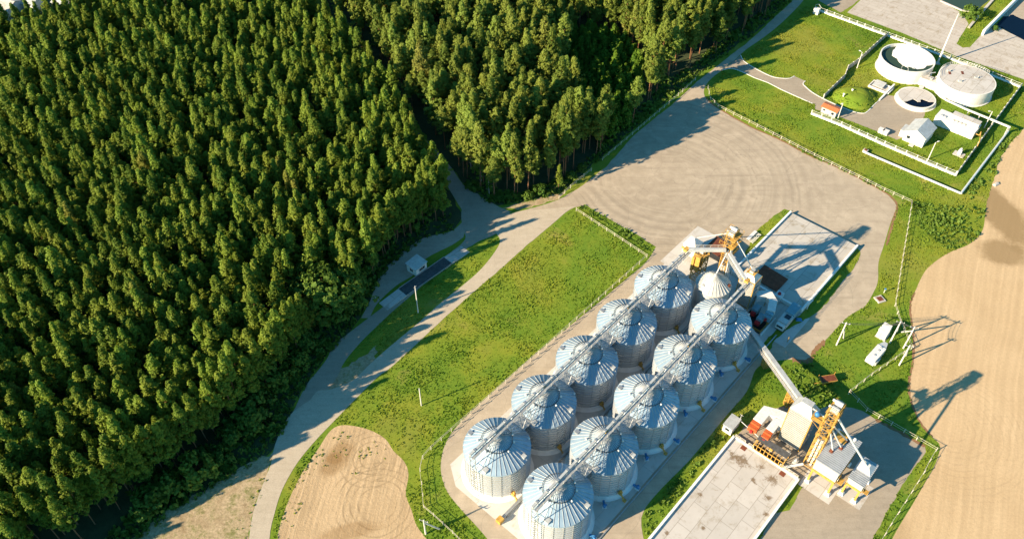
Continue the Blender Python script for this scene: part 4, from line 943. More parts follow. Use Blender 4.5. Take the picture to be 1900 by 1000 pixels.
# ------------------------------------------------------------------ fences
def fence(name, px, label, spacing=3.0, h=1.35, rails=(1.28,.72), mat='fence_white', pw=.14, plinth=0, rail_w=.065):
    P = [Vector((*G(*p), 0)) for p in px]; o = P[0].copy(); t = thing(name, label, 'fence', (o.x, o.y))
    rl = MB(); pts = []
    for a, b in zip(P, P[1:]):
        a = a-o; b = b-o; L = (b-a).length; n = max(1, round(L/spacing)); d = (b-a)/L; s = Vector((-d.y, d.x, 0))*(pw/2+.03)
        for z in rails: rl.beam(a+Vector((0,0,z))-s, b+Vector((0,0,z))-s, rail_w*.6, rail_w)
        pts += [a+(b-a)*i/n for i in range(n)]
    pts.append(P[-1]-o); rl.build('rail', mat, t)
    for p in pts[:100]:
        m = MB(); q = p; m.box(q.x-pw/2,q.x+pw/2,q.y-pw/2,q.y+pw/2,.0,h); m.build('post', mat, t)
    if plinth:
        m = MB()
        for a, b in zip(P, P[1:]): m.beam(a-o+Vector((0,0,plinth/2+.01)), b-o+Vector((0,0,plinth/2+.01)), .5, plinth)
        m.build('plinth', 'whitewash', t)
    return t
fence('rail_fence', [(1069,392),(1200,478),(1186,491),(874,768),(800,834),(785,851),(780,874),(783,898),(787,942),(805,957),(840,989),(880,1028)], 'long pale rail fence round the meadow beside the left silo row')
fence('rail_fence', [(1037,369),(1069,340),(1097,318)], 'short white rail fence at the forest edge near the junction')
fence('rail_fence', [(1118,298),(1152,269),(1205,224),(1250,186),(1290,150)], 'white rail fence along the forest side of the yard')
fence('rail_fence', [(1313,165),(1318,186),(1332,200),(1375,222),(1419,244),(1464,267),(1510,291),(1592,331),(1640,355),(1691,378)], 'pale rail fence between the yard and the treatment plant lawn', 2.8)
fence('rail_fence', [(1691,378),(1685,416),(1679,451),(1671,500),(1660,568),(1669,598),(1691,647)], 'leaning pale rail fence along the grass verge above the field')
fence('rail_fence', [(1689,650),(1676,657),(1645,678),(1617,697),(1588,720),(1574,731)], 'pale rail fence from the power poles to the plant corner')
fence('rail_fence', [(1575,729),(1607,763),(1653,789),(1700,816),(1736,837),(1724,857),(1713,879),(1679,933),(1652,975),(1630,1012),(1605,1060)], 'thin rail fence round the plant yard beside the tilled field', 3.6, 1.5, (1.45,.8))
fence('wall_fence', [(1505,212),(1560,234),(1640,270),(1700,296),(1772,326)], 'white fence on a plinth along the near side of the treatment plant', 3.0, 1.7, (1.6,1.0), 'white', .22, .5)
fence('wall_fence', [(1519,21),(1647,68),(1762,110),(1855,148),(1893,163)], 'white fence on a plinth along the far side of the treatment plant', 3.0, 1.7, (1.6,1.0), 'white', .22, .5)
def panelfence(px, label):
    P = [Vector((*G(*p), 0)) for p in px]; o = P[0].copy(); t = thing('panel_fence', label, 'fence', (o.x, o.y)); m = MB(); q = []
    for a, b in zip(P, P[1:]):
        a = a-o; b = b-o; m.beam(a+Vector((0,0,.95)), b+Vector((0,0,.95)), .14, 1.8); n = max(1, round((b-a).length/3.))
        q += [a+(b-a)*i/n for i in range(n)]
    m.build('panel', 'fencepanel', t)
    for p in q: k = MB(); k.box(p.x-.13,p.x+.13,p.y-.13,p.y+.13,0,2.0); k.build('post', 'concrete_post', t)
panelfence([(1773,327),(1830,248),(1893,163)], 'grey concrete panel fence on the field side of the treatment plant')
panelfence([(1527,184),(1566,146),(1572,130),(1590,118),(1645,68)], 'grey concrete panel fence dividing the treatment plant lawn')

# ------------------------------------------------------------------ poles
def pole(base, h, label, lamp=False, mt='concrete_post', group=None, r=.16):
    t = thing('lamp_post' if lamp else 'utility_pole', label, 'lamp post' if lamp else 'pole', G(*base), random.uniform(0,6), group)
    MB().tube((0,0,0),(0,0,h),r,r*.7,10).build('post', mt, t)
    m = MB()
    if lamp: m.beam((0,0,h),(.9,0,h+.15),.08); m.build('arm', mt, t); MB().box(.7,1.35,-.16,.16,h+.08,h+.24).build('lamp_head', 'white', t)
    else: m.beam((-.5,0,h-.3),(.5,0,h-.3),.09); m.build('crossarm', 'steel', t)
pole((782,752), 6.6, 'lone white pole standing in the green meadow')
pole((776,580), 10.0, 'white pole in the shaded verge below the weighbridge')
pole((1554,222), 6.4, 'lamp post beside the orange roofed hut', True)
pole((1722,296), 6.4, 'lamp post on the lawn near the gabled white building', True)
pole((1826,238), 6.4, 'lamp post beside the panel fence on the field side', True)
pole((1590,127), 6.2, 'lamp post against the dividing panel fence', True)
def apole(base, strut, h, label):
    b = G(*base); s = G(*strut); t = thing('power_pole', label, 'power pole', b, 0, 'concrete power poles with struts')
    MB().tube((0,0,0),(0,0,h),.2,.15,8).build('post', 'concrete_post', t)
    MB().tube((s[0]-b[0],s[1]-b[1],0),(0,0,h*.82),.18,.15,8).build('strut', 'concrete_post', t)
    m = MB(); m.beam((-.9,.3,h-.4),(.9,-.3,h-.4),.12); m.build('crossarm', 'steel', t)
    for x in (-.8,0,.8): i = MB(); i.tube((x,-x/3,h-.36),(x,-x/3,h-.05),.08,.05,8); i.build('insulator', 'white', t)
apole((1552,640), (1565,628), 8.6, 'power pole with strut nearest the asphalt lane')
apole((1651,636), (1664,616), 8.2, 'power pole with strut beside the white kiosk')
apole((1676,646), (1672,616), 8.2, 'power pole with strut at the fence, next to another pole')
apole((1668,678), (1681,660), 7.8, 'power pole with strut below the fence corner by the field')
apole((790,990), (816,981), 6.0, 'power pole with strut near the dry soil patch')
def wire(name, a, b, label, sag=.5, off=((0,0),)):
    o = Vector((*G(*a[:2]), 0)); A = Vector((0,0,a[2])); B = Vector((*G(*b[:2]), b[2]))-o; m = MB()
    for (dx, dy) in off:
        d = Vector((dx,dy,0)); P = [A+d+(B-A)*i/8-Vector((0,0,sag*4*(i/8)*(1-i/8))) for i in range(9)]; m.poly(P, .03, 5)
    ob = m.build(name, 'darksteel'); ob.location = o; return tag(ob, label, 'power line', 'thin power wires')
wire('power_wire', (1552,640,8.3), (1651,636,7.9), 'thin power wires from the lane pole to the pole by the kiosk', .6, ((-.8,.27),(0,0),(.8,-.27)))
wire('power_wire', (1651,636,7.9), (1676,646,7.9), 'thin power wires between the two poles at the fence corner', .2, ((-.8,.27),(0,0),(.8,-.27)))
wire('power_wire', (1676,646,7.9), (1668,678,7.5), 'thin power wires down to the pole below the fence corner', .3, ((-.8,.27),(0,0),(.8,-.27)))
wire('power_wire', (1651,636,7.4), (1640,618,3.3), 'thin power wires dropping to the white kiosk', .2, ((-.4,.1),(0,0),(.4,-.1)))
# tall mast
t = thing('lightning_mast', 'very tall white tapered mast behind the round tanks', 'mast', G(1739,119))
sharp(MB().tube((0,0,0),(0,0,13.),.32,.2,12).tube((0,0,13.),(0,0,19.4),.2,.07,10).build('mast', 'white', t)); MB().box(-.7,.7,-.7,.7,.0,.4).build('footing', 'slab', t)

# transformer kiosk and white trailer
def axis(a, b): A = G(*a); B = G(*b); return math.atan2(B[1]-A[1], B[0]-A[0])
t = thing('transformer_kiosk', 'white boxy transformer kiosk on the grass by the power poles', 'kiosk', G(1637,622), GA)
MB().box(-1.4,1.4,-1.1,1.1,.15,2.6).build('body', 'white', t); MB().box(-1.5,-.2,-1.2,1.2,2.6,2.75).build('roof', 'white', t); MB().box(.1,1.3,-1.0,1.0,2.6,3.3).build('switch_box', 'white', t); MB().box(-1.44,-1.403,-.5,.5,.3,2.2).build('door', 'lightsteel', t); MB().box(-1.6,1.6,-1.3,1.3,0,.15).build('base', 'slab', t)
t = thing('tank_trailer', 'white elongated tank trailer on the grass below the kiosk', 'trailer', G(1624,662), axis((1610,676),(1642,640)))
m = MB(); m.box(-3.6,1.8,-1.1,1.1,.7,2.5); m.hexa([(1.8,-1.05,.8),(4.2,-.45,.9),(4.2,.45,.9),(1.8,1.05,.8)],[(1.8,-1.05,2.4),(4.2,-.45,1.9),(4.2,.45,1.9),(1.8,1.05,2.4)]); m.build('tank', 'white', t)
m = MB(); m.box(-3.4,-1.2,-1.5,-1.103,.9,1.9); m.build('side_box', 'lightsteel', t); m = MB(); m.box(-3.2,3.4,-.5,.5,.45,.7); m.build('chassis', 'darksteel', t)
for x in (-2.4, .4):
    for y in (-.95,.95): w = MB(); w.tube((x,y-.14,.4),(x,y+.14,.4),.4,.4,12); w.build('wheel', 'dark', t)
for x in (-2.,0.,1.2): w = MB(); w.tube((x,0,2.5),(x,0,2.68),.3,.3,12); w.build('hatch', 'lightsteel', t)

# gatehouse and weighbridge
t = thing('gatehouse', 'small white gatehouse with grey roof beside the weighbridge', 'gatehouse', G(774,500), axis((773,513),(793,497)))
MB().box(-2.0,2.0,-1.75,1.75,.05,2.5).build('wall', 'white', t)
m = MB(); m.hexa([(-2.25,-2.0,2.5),(2.25,-2.0,2.5),(2.25,2.0,2.75),(-2.25,2.0,2.75)],[(-2.25,-2.0,2.62),(2.25,-2.0,2.62),(2.25,2.0,2.87),(-2.25,2.0,2.87)]); m.build('roof', 'lightsteel', t)
for (x0,x1) in ((-.9,1.2),):
    w = MB(); w.box(x0,x1,-1.83,-1.753,1.0,2.0).build('window', 'white', t); k = MB()
    for i in range(3): k.box(x0+.08+i*.68,x0+.66+i*.68,-1.86,-1.832,1.08,1.92)
    p = k.build('pane', 'glass', w if not isinstance(w, MB) else t); 
w = MB().box(-2.08,-2.003,-.7,.5,1.0,2.0).build('window', 'white', t); MB().box(-2.11,-2.082,-.62,-.14,1.08,1.92).box(-2.11,-2.082,-.06,.42,1.08,1.92).build('pane', 'glass', w)
MB().box(2.003,2.05,-.5,.45,.1,2.1).build('door', 'wallgrey', t)
wa = axis((742,547),(838,480)); c = G(790,514)
t = thing('weighbridge', 'shaded lorry weighbridge with pale concrete ramps at both ends', 'weighbridge', c, wa)
L = math.dist(G(748,545), G(830,484))/2
MB().box(-L,L,-1.6,1.6,.04,.42).build('deck', 'darksteel', t)
m = MB()
for y in (-1.72,1.62): m.box(-L,L,y,y+.1,.04,.6)
m.build('side_rail', 'steel', t)
for s in (-1,1): m = MB(); m.hexa([(s*L,-1.7,.03),(s*(L+6.5),-1.7,.03),(s*(L+6.5),1.7,.03),(s*L,1.7,.03)],[(s*L,-1.7,.44),(s*(L+6.5),-1.7,.06),(s*(L+6.5),1.7,.06),(s*L,1.7,.44)]); m.build('ramp', 'slab', t)

# ------------------------------------------------------------------ treatment plant
T1c, T2c, TR = (135.83,250.32), (151.35,237.28), 9.02
t = thing('open_tank', 'white round open tank filled with foam and dark water', 'tank', T1c)
MB().lathe([(TR+.35,0.0),(TR+.35,.25),(TR,.25),(TR,4.7),(TR-.4,4.7),(TR-.4,3.2)], 72).build('wall', 'tank', t, False); sharp(t.children[0])
MB().lathe([(.01,3.7),(TR-.42,3.7)], 72).build('water', 'water_green', t)
m = MB(); pts = []
for i in range(40):
    a = 2*math.pi*i/40; rr = 6.9*(1+.07*math.sin(3*a+1)+.05*math.sin(7*a)+.03*math.sin(13*a)); pts.append((rr*math.cos(a)+2.9, rr*math.sin(a)+1.7))
pts = [((x, y) if math.hypot(x,y) < TR-.5 else (x/math.hypot(x,y)*(TR-.5), y/math.hypot(x,y)*(TR-.5))) for x, y in pts]
m.prism(pts, 3.72, 3.9); m.build('foam', 'foam', t)
m = MB(); p = [(-4.2+.0,-6.6,4.0),(-4.2,-6.6,5.4),(-4.0,-6.9,6.0),(-3.0,-8.4,6.0),(-2.8,-8.7,5.0)]; m.poly(p,.1,8); m.build('pipe', 'steel', t)
t = thing('covered_tank', 'white round tank with a flat pale lid and railing', 'tank', T2c)
sharp(MB().lathe([(TR+.35,0.0),(TR+.35,.25),(TR,.25),(TR,4.7),(TR-.35,4.7)], 72).build('wall', 'tank', t))
MB().lathe([(.01,4.78),(TR-.3,4.62)], 72).build('lid', 'slab', t)
m = MB()
for i in range(30):
    a = R(20)+R(150)*i/29; b = R(20)+R(150)*(i+1)/29; x, y = (TR-.15)*math.cos(a), (TR-.15)*math.sin(a); m.beam((x,y,4.7),(x,y,5.8),.06)
    if i < 29:
        for z in (5.3,5.8): m.beam((x,y,z),((TR-.15)*math.cos(b),(TR-.15)*math.sin(b),z),.05)
m.build('railing', 'white', t)
for (x, y) in ((-3.0,-1.5),(3.2,.6),(-4.5,4.6)): m = MB(); m.box(x-.5,x+.5,y-.35,y+.35,4.6,5.15); m.tube((x+.6,y,4.6),(x+.6,y,5.6),.1,.1,8); m.build('hatch', 'lightsteel', t)
for (x, y) in ((-.5,3.6),(-4.8,3.6)): m = MB(); m.hexa([(x-.3,y-.9,4.72),(x+.5,y-.9,4.72),(x+.8,y+.9,4.72),(x,y+.9,4.72)],[(x-.3,y-.9,4.76),(x+.5,y-.9,4.76),(x+.8,y+.9,4.76),(x,y+.9,4.76)]); m.build('rust_patch', 'rust', t)
cc = G(1698,187); t = thing('clarifier', 'low round concrete clarifier half open to dark water', 'clarifier', cc); cr = 6.1
sharp(MB().lathe([(cr+.5,0.),(cr+.5,.12),(cr,.12),(cr,1.3),(cr-.45,1.3),(cr-.45,.5)], 60).build('wall', 'tank', t))
MB().lathe([(.01,.9),(cr-.46,.9)], 60).build('water', 'water_blue', t)
pts = [((cr-.5)*math.cos(a), (cr-.5)*math.sin(a)) for a in np.linspace(R(-28), R(208), 40)]
pts += [(-3.6,-2.2),(-1.4,-1.0),(-.9,-1.6),(-.4,-2.6),(.5,-2.6),(.8,-1.5),(1.6,-1.1),(3.4,-2.6)]
MB().prism(pts, 1.2, 1.34).build('cover', 'slab', t)
wp = axis((1505,207),(1772,323))
t = thing('stair_house', 'white link block with pipes between the two round tanks', 'pump house', ((T1c[0]+T2c[0])/2-2.2, (T1c[1]+T2c[1])/2-3.8), wp)
MB().box(-3.4,3.4,-1.6,1.8,0,2.6).build('body', 'tank', t); MB().box(-3.2,3.2,-1.4,1.7,2.6,2.72).build('roof', 'slab', t)
m = MB(); m.poly([(-1.6,.5,2.7),(-1.6,.5,4.2),(-.2,1.6,4.6)],.16); m.poly([(.6,.8,2.7),(.6,.8,3.8),(2.0,.8,3.8)],.14); m.box(-.6,.2,-.8,0,2.72,3.5); m.build('pipe', 'steel', t); MB().box(-2.4,-1.0,-2.9,-1.603,.0,.5).build('step', 'slab', t)
def gable(name, xy, rz, L, Wd, H, rise, wall, roof, label, cat, extra=True):
    t = thing(name, label, cat, xy, rz); a, b = L/2, Wd/2
    m = MB(); m.box(-a,a,-b,b,0.02,H); m.add([(-a,-b,H),(-a,b,H),(-a,0,H+rise)],[(0,2,1)]); m.add([(a,-b,H),(a,b,H),(a,0,H+rise)],[(0,1,2)]); m.build('wall', wall, t)
    r = MB(); e = .35; k = rise/b
    for s in (-1,1): r.hexa([(-a-e,0,H+rise),(a+e,0,H+rise),(a+e,s*(b+e),H-e*k),(-a-e,s*(b+e),H-e*k)],[(-a-e,0,H+rise+.14),(a+e,0,H+rise+.14),(a+e,s*(b+e),H-e*k+.14),(-a-e,s*(b+e),H-e*k+.14)])
    r.build('roof', roof, t); return t
gb = gable('machine_hall', G(1701,257), wp+math.pi/2, 7.6, 6.4, 3.6, 1.7, 'tank', 'lightsteel', 'white gabled building on the paved court', 'building')
MB().box(-3.86,-3.803,-.8,.4,.1,2.2).build('door', 'wallgrey', gb); MB().box(-3.86,-3.803,1.2,2.2,1.3,2.3).build('window', 'glass', gb); MB().box(-2.6,1.2,3.5,4.9,.02,2.3).build('annex', 'tank', gb); MB().box(-2.7,1.3,3.4,5.0,2.3,2.4).build('annex_roof', 'lightsteel', gb); MB().box(-1.0,.2,4.903,4.95,.1,2.0).build('door', 'wallgrey', gb); MB().box(-5.4,-3.9,-.9,.5,.02,.25).build('step', 'slab', gb)
t = thing('blower_block', 'long white machine block with rooftop vents below the covered tank', 'building', G(1772,238), wp)
MB().box(-6.4,6.2,-2.6,2.4,.02,2.9).build('body', 'tank', t); MB().box(-2.4,6.0,-.2,2.2,2.9,4.2).build('upper_body', 'tank', t); MB().box(-6.5,6.3,-2.7,2.5,2.9,2.98).build('roof', 'white', t); MB().box(-2.5,6.1,-.3,2.3,4.2,4.28).build('upper_roof', 'slab', t)
for x in (-5.0,-4.0,-1.4,-.2,1.0,2.2): m = MB(); m.box(x-.4,x+.4,-1.6,-.8,2.98,3.35); m.build('roof_vent', 'lightsteel', t)
m = MB(); 
for x in (2.2,2.8,3.4): m.tube((x,2.5,3.4),(x,3.8,3.4),.25,.25,8)
m.build('pipe', 'steel', t); MB().box(3.2,4.6,-2.66,-2.603,1.3,2.3).build('window', 'lightsteel', t)
m = MB(); m.poly([(6.2,-1.6,1.9),(7.6,-1.6,1.9),(7.6,-1.6,3.2),(9.0,-6.5,3.2),(9.2,-7.6,.5)],.13); m.build('gas_pipe', 'yellow', t)
t = thing('gas_regulator', 'pale pump on a concrete pad at the end of the yellow pipe', 'pump', G(1779,287), wp)
MB().box(-1.6,1.6,-1.2,1.2,.01,.2).build('base', 'slab', t); m = MB(); m.box(-.5,.5,-.5,.5,.2,1.8); m.tube((0,0,1.8),(0,0,2.4),.3,.3,10); m.build('housing', 'white', t)
gb = gable('gate_hut', G(1539,211), wp, 5.0, 2.8, 2.4, .35, 'wallgrey', 'redroof', 'small grey hut with an orange roof at the treatment plant gate', 'hut')
MB().box(1.0,1.8,-1.46,-1.403,.9,1.7).build('window', 'glass', gb); MB().box(-1.9,-1.2,-1.46,-1.403,1.2,1.7).build('window', 'glass', gb); MB().box(2.503,2.55,-.5,.4,.1,2.0).build('door', 'white', gb)
t = thing('filter_bed', 'small white walled filter bed with a grey lid beside the mound', 'filter bed', G(1634,164), wp)
m = MB(); 
for (x0,x1,y0,y1) in ((-3.6,3.6,-2.2,-1.9),(-3.6,3.6,1.9,2.2),(-3.6,-3.3,-1.9,1.9),(3.3,3.6,-1.9,1.9)): m.box(x0,x1,y0,y1,.02,.7)
m.build('wall', 'white', t); MB().box(-3.3,3.3,-1.9,1.9,.03,.3).build('bed', 'slab', t); m = MB(); m.hexa([(-2.6,-1.6,1.0),(.9,-1.6,1.0),(.9,1.6,1.5),(-2.6,1.6,1.5)],[(-2.6,-1.6,1.1),(.9,-1.6,1.1),(.9,1.6,1.6),(-2.6,1.6,1.6)]); m.build('lid', 'lightsteel', t)
m = MB()
for x in (-2.4,.7):
    for y in (-1.4,1.4): m.beam((x,y,.3),(x,y,1.1+.17*(y+1.4)),.1)
m.build('leg', 'steel', t)
a_, b_ = G(1631,187), G(1657,163)
t = thing('retaining_wall', 'short white retaining wall sloping down beside the filter bed', 'wall', a_, math.atan2(b_[1]-a_[1], b_[0]-a_[0])); L = math.dist(a_, b_)
MB().hexa([(0,-.25,0),(L,-.25,0),(L,.25,0),(0,.25,0)],[(0,-.25,.4),(L,-.25,1.5),(L,.25,1.5),(0,.25,.4)]).build('wall_body', 'white', t)
# grassy mound
mc = G(1584,182); m = MB(); n = 36; rings = 9; rn = random.Random(4)
for j in range(rings+1):
    f = j/rings
    for i in range(n):
        a = 2*math.pi*i/n; rr = 7.4*(1+.05*math.sin(3*a)) * (1-f*.98); h = 2.5*(math.sin(min(1, f*1.5)*math.pi/2)**1.2) + rn.uniform(-.06,.06)*(0 if j == 0 else 1)
        m.v.append((rr*math.cos(a), rr*.86*math.sin(a), h))
for j in range(rings):
    for i in range(n): m.f.append((j*n+i, j*n+(i+1)%n, (j+1)*n+(i+1)%n, (j+1)*n+i)); m.m.append(0)
o = m.build('mound', 'grass', None, True); o.location = (*mc, -.02); o['kind'] = 'structure'; MOUND = mc
for (px, nm) in (((1581,170),'farther'),((1565,178),'nearer')):
    t = thing('vent_stub', 'small white vent pipe on top of the grassy mound, the %s one' % nm, 'vent pipe', G(*px, 2.2), 0, 'vent pipes on the mound', 1.9)
    MB().tube((0,0,0),(0,0,1.0),.22,.22,10).build('pipe', 'white', t); MB().lathe([(.4,1.0),(.36,1.12),(.02,1.3)],12).build('cap', 'white', t)
for (px, lab) in (((1634,246),'left'),((1642,249),'right')):
    t = thing('pump_cabinet', 'small pale cabinet beside the near treatment plant fence, %s of two' % lab, 'cabinet', G(*px), wp, 'pump cabinets')
    MB().box(-.8,.8,-.7,.7,.15,1.3).build('body', 'lightsteel', t); MB().box(-.9,.9,-.8,.8,1.3,1.38).build('lid', 'white', t); MB().box(-.9,.9,-.8,.8,0,.15).build('base', 'slab', t)
# pipelines
def pipeline(pts, label, r, posts):
    P = [Vector((*G(p[0],p[1],p[2]), p[2])) for p in pts]; o = Vector((P[0].x, P[0].y, 0)); t = thing('pipeline', label, 'pipeline', (o.x, o.y)); m = MB()
    for a, b in zip(P, P[1:]): m.tube(a-o, b-o, r, r, 10)
    sharp(m.build('pipe', 'pipe', t)); 
    for (i, s) in posts:
        q = P[i]+(P[i+1]-P[i])*s-o; k = MB(); k.beam((q.x,q.y,.0),(q.x,q.y,max(.1,q.z-r)),.16); k.build('support', 'concrete_post', t)
    return t
pipeline([(1740,165,.8),(1755,186,1.0),(1790,202,3.0),(1873,236,3.4),(1871,243,.7),(1783,359,.7),(1603,282,.6)], 'silver pipeline looping from the tanks round the outside of the plant', .33, [(2,.1),(2,.35),(2,.65),(2,.98),(4,.15),(4,.4),(4,.65),(4,.9),(5,.12),(5,.35),(5,.6),(5,.85)])
t = thing('valve_box', 'small concrete block at the end of the silver pipeline', 'block', G(1606,283), wp); MB().box(-.9,.5,-.6,.6,0,.9).build('body', 'slab', t); MB().box(-.6,.2,-.4,.4,.9,1.0).build('lid', 'rust', t)
# gate post block at the far corner of the lawn
t = thing('gate_pillar', 'white gate pillar with bent railing at the far lawn corner', 'gate pillar', G(1514,26), wp)
MB().box(-1.0,1.0,-.8,.8,0,2.2).build('pillar', 'white', t); m = MB(); m.poly([(-1.2,.6,1.2),(-1.2,.6,3.0),(-.4,1.4,3.2),(1.0,1.2,2.2)],.07); m.poly([(-1.2,.6,2.2),(.8,1.2,1.8)],.06); m.build('railing', 'steel', t)
# basin kerbs and retaining wall
def wallrun(name, px, label, w, h, mat='whitewash'):
    P = [G(*p) for p in px]; m = MB()
    for a, b in zip(P, P[1:]): m.beam((a[0],a[1],h/2),(b[0],b[1],h/2), w, h)
    return tag(m.build(name, mat), label, 'wall')
wallrun('retaining_wall', [(1822,66),(1848,40),(1884,4),(1930,-45)], 'tall pale retaining wall between the grass strip and the dark pond', .8, 2.2)
wallrun('basin_wall', [(1797,53),(1818,28),(1843,0),(1880,-40)], 'low pale wall on the green basin side of the grass strip', .9, .6, 'slab')
wallrun('basin_wall', [(1745,3),(1785,21),(1810,23)], 'low pale wall along the apron edge of the green basin', .6, .4, 'slab')
# houses beyond the forest
def house(px, rz, L, Wd, H, rise, roof, label):
    gb = gable('house', G(*px), rz, L, Wd, H, rise, 'tank', roof, label, 'house')
    for x in (-L*.3, 0, L*.3): w = MB(); w.box(x-.6,x+.6,-Wd/2-.06,-Wd/2-.003,1.1,2.4); w.build('window', 'glass', gb)
    MB().box(L/2+.003,L/2+.06,-.6,.5,.1,2.2).build('door', 'wallgrey', gb); MB().box(L*.2,L*.2+.8,.6,1.4,H,H+rise+1.).build('chimney', 'wallgrey', gb)
house((8,24), R(-20), 16, 9, 4.5, 1.6, 'slab', 'pale house with wide pale roof at the far left corner beyond the forest')
house((62,18), R(-20), 9, 7, 4.2, 1.3, 'lightsteel', 'white house with light roof second from the far left corner')
house((128,18), R(-25), 8, 6, 3.6, 1.2, 'lightsteel', 'small white house with light roof by the lit clearing')
house((200,4), R(-25), 9, 6, 3.2, 1.2, 'lightsteel', 'low pale shed rightmost of the buildings beyond the forest')

# ------------------------------------------------------------------ vegetation
def inside(P, poly):
    x, y = P[:,0], P[:,1]; c = np.zeros(len(P), bool); n = len(poly)
    for i in range(n):
        x1, y1 = poly[i]; x2, y2 = poly[(i+1) % n]
        k = ((y1 > y) != (y2 > y))
        with np.errstate(divide='ignore', invalid='ignore'): c ^= k & (x < (x2-x1)*(y-y1)/(y2-y1+1e-12)+x1)
    return c
def quads_mesh(name, C, Nn, sx, sy, mat, tilt=None):
    """leaf sprays: one small quad per centre, facing Nn"""
    n = len(C); Nn = Nn/np.linalg.norm(Nn, axis=1, keepdims=True)
    ref = rng.normal(size=(n,3)); a = np.cross(Nn, ref); a /= np.linalg.norm(a, axis=1, keepdims=True)+1e-9; b = np.cross(Nn, a)
    sx = sx[:,None]; sy = sy[:,None]
    V = np.stack([C-a*sx-b*sy*.6, C+a*sx*.7-b*sy, C+a*sx+b*sy*.7, C-a*sx*.6+b*sy], 1).reshape(-1,3)
    return raw_mesh(name, V, mat)
def raw_mesh(name, V, mat):
    n = len(V)//4; me = bpy.data.meshes.new(name); me.vertices.add(len(V)); me.vertices.foreach_set('co', V.astype(np.float32).ravel())
    me.loops.add(4*n); me.loops.foreach_set('vertex_index', np.arange(4*n, dtype=np.int32)); me.polygons.add(n); me.polygons.foreach_set('loop_start', np.arange(0,4*n,4,dtype=np.int32))
    me.update(calc_edges=True); me.validate(); me.materials.append(M[mat]); return me
def crown_mesh(name, kind, H, base, rad, mat, seed, clumps, per, size):
    r_ = np.random.default_rng(seed); C = []; D = []
    for i in range(clumps):
        f = r_.random()**(.8 if kind == 'pine' else .6); z = base+(H-base)*f
        if kind == 'pine': prof = rad*min(1., (1.02-f)*1.7+.06)*(.45+.55*min(1, f*3))
        elif kind == 'fir': prof = rad*(1.02-f)
        else: prof = rad*math.sqrt(max(.03, 1-((f-.45)/.58)**2))
        a = r_.uniform(0, 2*math.pi); q = prof*(.30+.95*r_.random()**.6)*(1+.30*math.sin(a*2+seed+f*5)+.26*math.sin(f*17+seed*2+a))
        c = np.array([q*math.cos(a), q*math.sin(a), z]); s = size*(1.2 if kind != 'fir' else .8)*r_.uniform(.7,1.3)
        d = r_.normal(size=(per,3)); d /= np.linalg.norm(d, axis=1, keepdims=True); d[:,2] = d[:,2]*.8+.15
        C.append(c+d*s*r_.uniform(.55,1.,size=(per,1))); D.append(d*.55+np.array([math.cos(a)*.75, math.sin(a)*.75, .45])+r_.normal(size=(per,3))*.5)
    C = np.concatenate(C); D = np.concatenate(D); n = len(C)
    return quads_mesh(name, C, D, size*(.72 if kind == 'pine' else .55)*r_.uniform(.6,1.3,n), size*(.34 if kind == 'pine' else .42)*r_.uniform(.6,1.3,n), mat)
def trunk_mesh(name, H, r, base, rad, mat, seed, limbs=9):
    rr = random.Random(seed); m = MB(); k = 5; px = [(0,0)]
    for i in range(k): px.append((px[-1][0]+rr.uniform(-.12,.12), px[-1][1]+rr.uniform(-.12,.12)))
    for i in range(k): m.tube((*px[i], H*.96*i/k), (*px[i+1], H*.96*(i+1)/k), r*(1-i/k*.85), r*(1-(i+1)/k*.85), 7, i == 0)
    for i in range(limbs):
        z = base*.85+(H*.85-base*.85)*i/limbs; a = rr.uniform(0,6.28); l = rad*rr.uniform(.5,.9); m.tube((0,0,z),(math.cos(a)*l, math.sin(a)*l, z+l*.35), r*.28, r*.08, 5, False)
    return m.mesh(name, mat)
VAR = {}
def variants(key, kind, n, H, base, rad, mat, bark, clumps, per, size, tr):
    VAR[key] = []
    for i in range(n):
        f = 1+.10*math.sin(i*2.1); s = hash_(key)+i*13
        VAR[key].append((crown_mesh('crown', kind, H*f, base*f*(1+.25*math.sin(i*3.3)), rad*(1+.15*math.cos(i*1.7)), mat, s, clumps, per, size), trunk_mesh('trunk', H*f, tr, base*f, rad, bark, s)))
def hash_(k): return sum(ord(c)*(i+3) for i, c in enumerate(k)) % 997
variants('pine', 'pine', 10, 15.6, 4.6, 1.55, 'needles', 'bark', 165, 13, .39, .15)
variants('tall', 'pine', 7, 20.5, 8.0, 2.0, 'needles_tall', 'bark', 185, 14, .45, .21)
variants('bush', 'round', 4, 2.6, .2, 1.9, 'leaves', 'bark', 50, 14, .42, .08)
variants('young', 'fir', 4, 5.5, .5, 1.5, 'youngleaves', 'bark', 70, 14, .42, .07)
variants('broad', 'round', 2, 11.0, 1.6, 5.2, 'leaves', 'bark', 330, 16, .62, .3)
variants('yellow', 'round', 1, 6.0, 1.0, 2.7, 'yellowleaves', 'bark', 120, 14, .5, .14)
variants('birch', 'fir', 2, 10.0, 2.4, 2.0, 'youngleaves', 'birchbark', 95, 12, .42, .12)
def tree(key, i, x, y, s, name, label, cat, group=None, sz=None):
    t = bpy.data.objects.new(name, None); COL.objects.link(t); t.location = (x, y, 0); t.rotation_euler = (0, 0, random.uniform(0, 6.28)); t.scale = (s, s, sz or s); t.empty_display_size = .3
    tag(t, label, cat, group); c, k = VAR[key][i % len(VAR[key])]
    for n, me in (('crown', c), ('trunk', k)): o = bpy.data.objects.new(n, me); COL.objects.link(o); o.parent = t
    return t
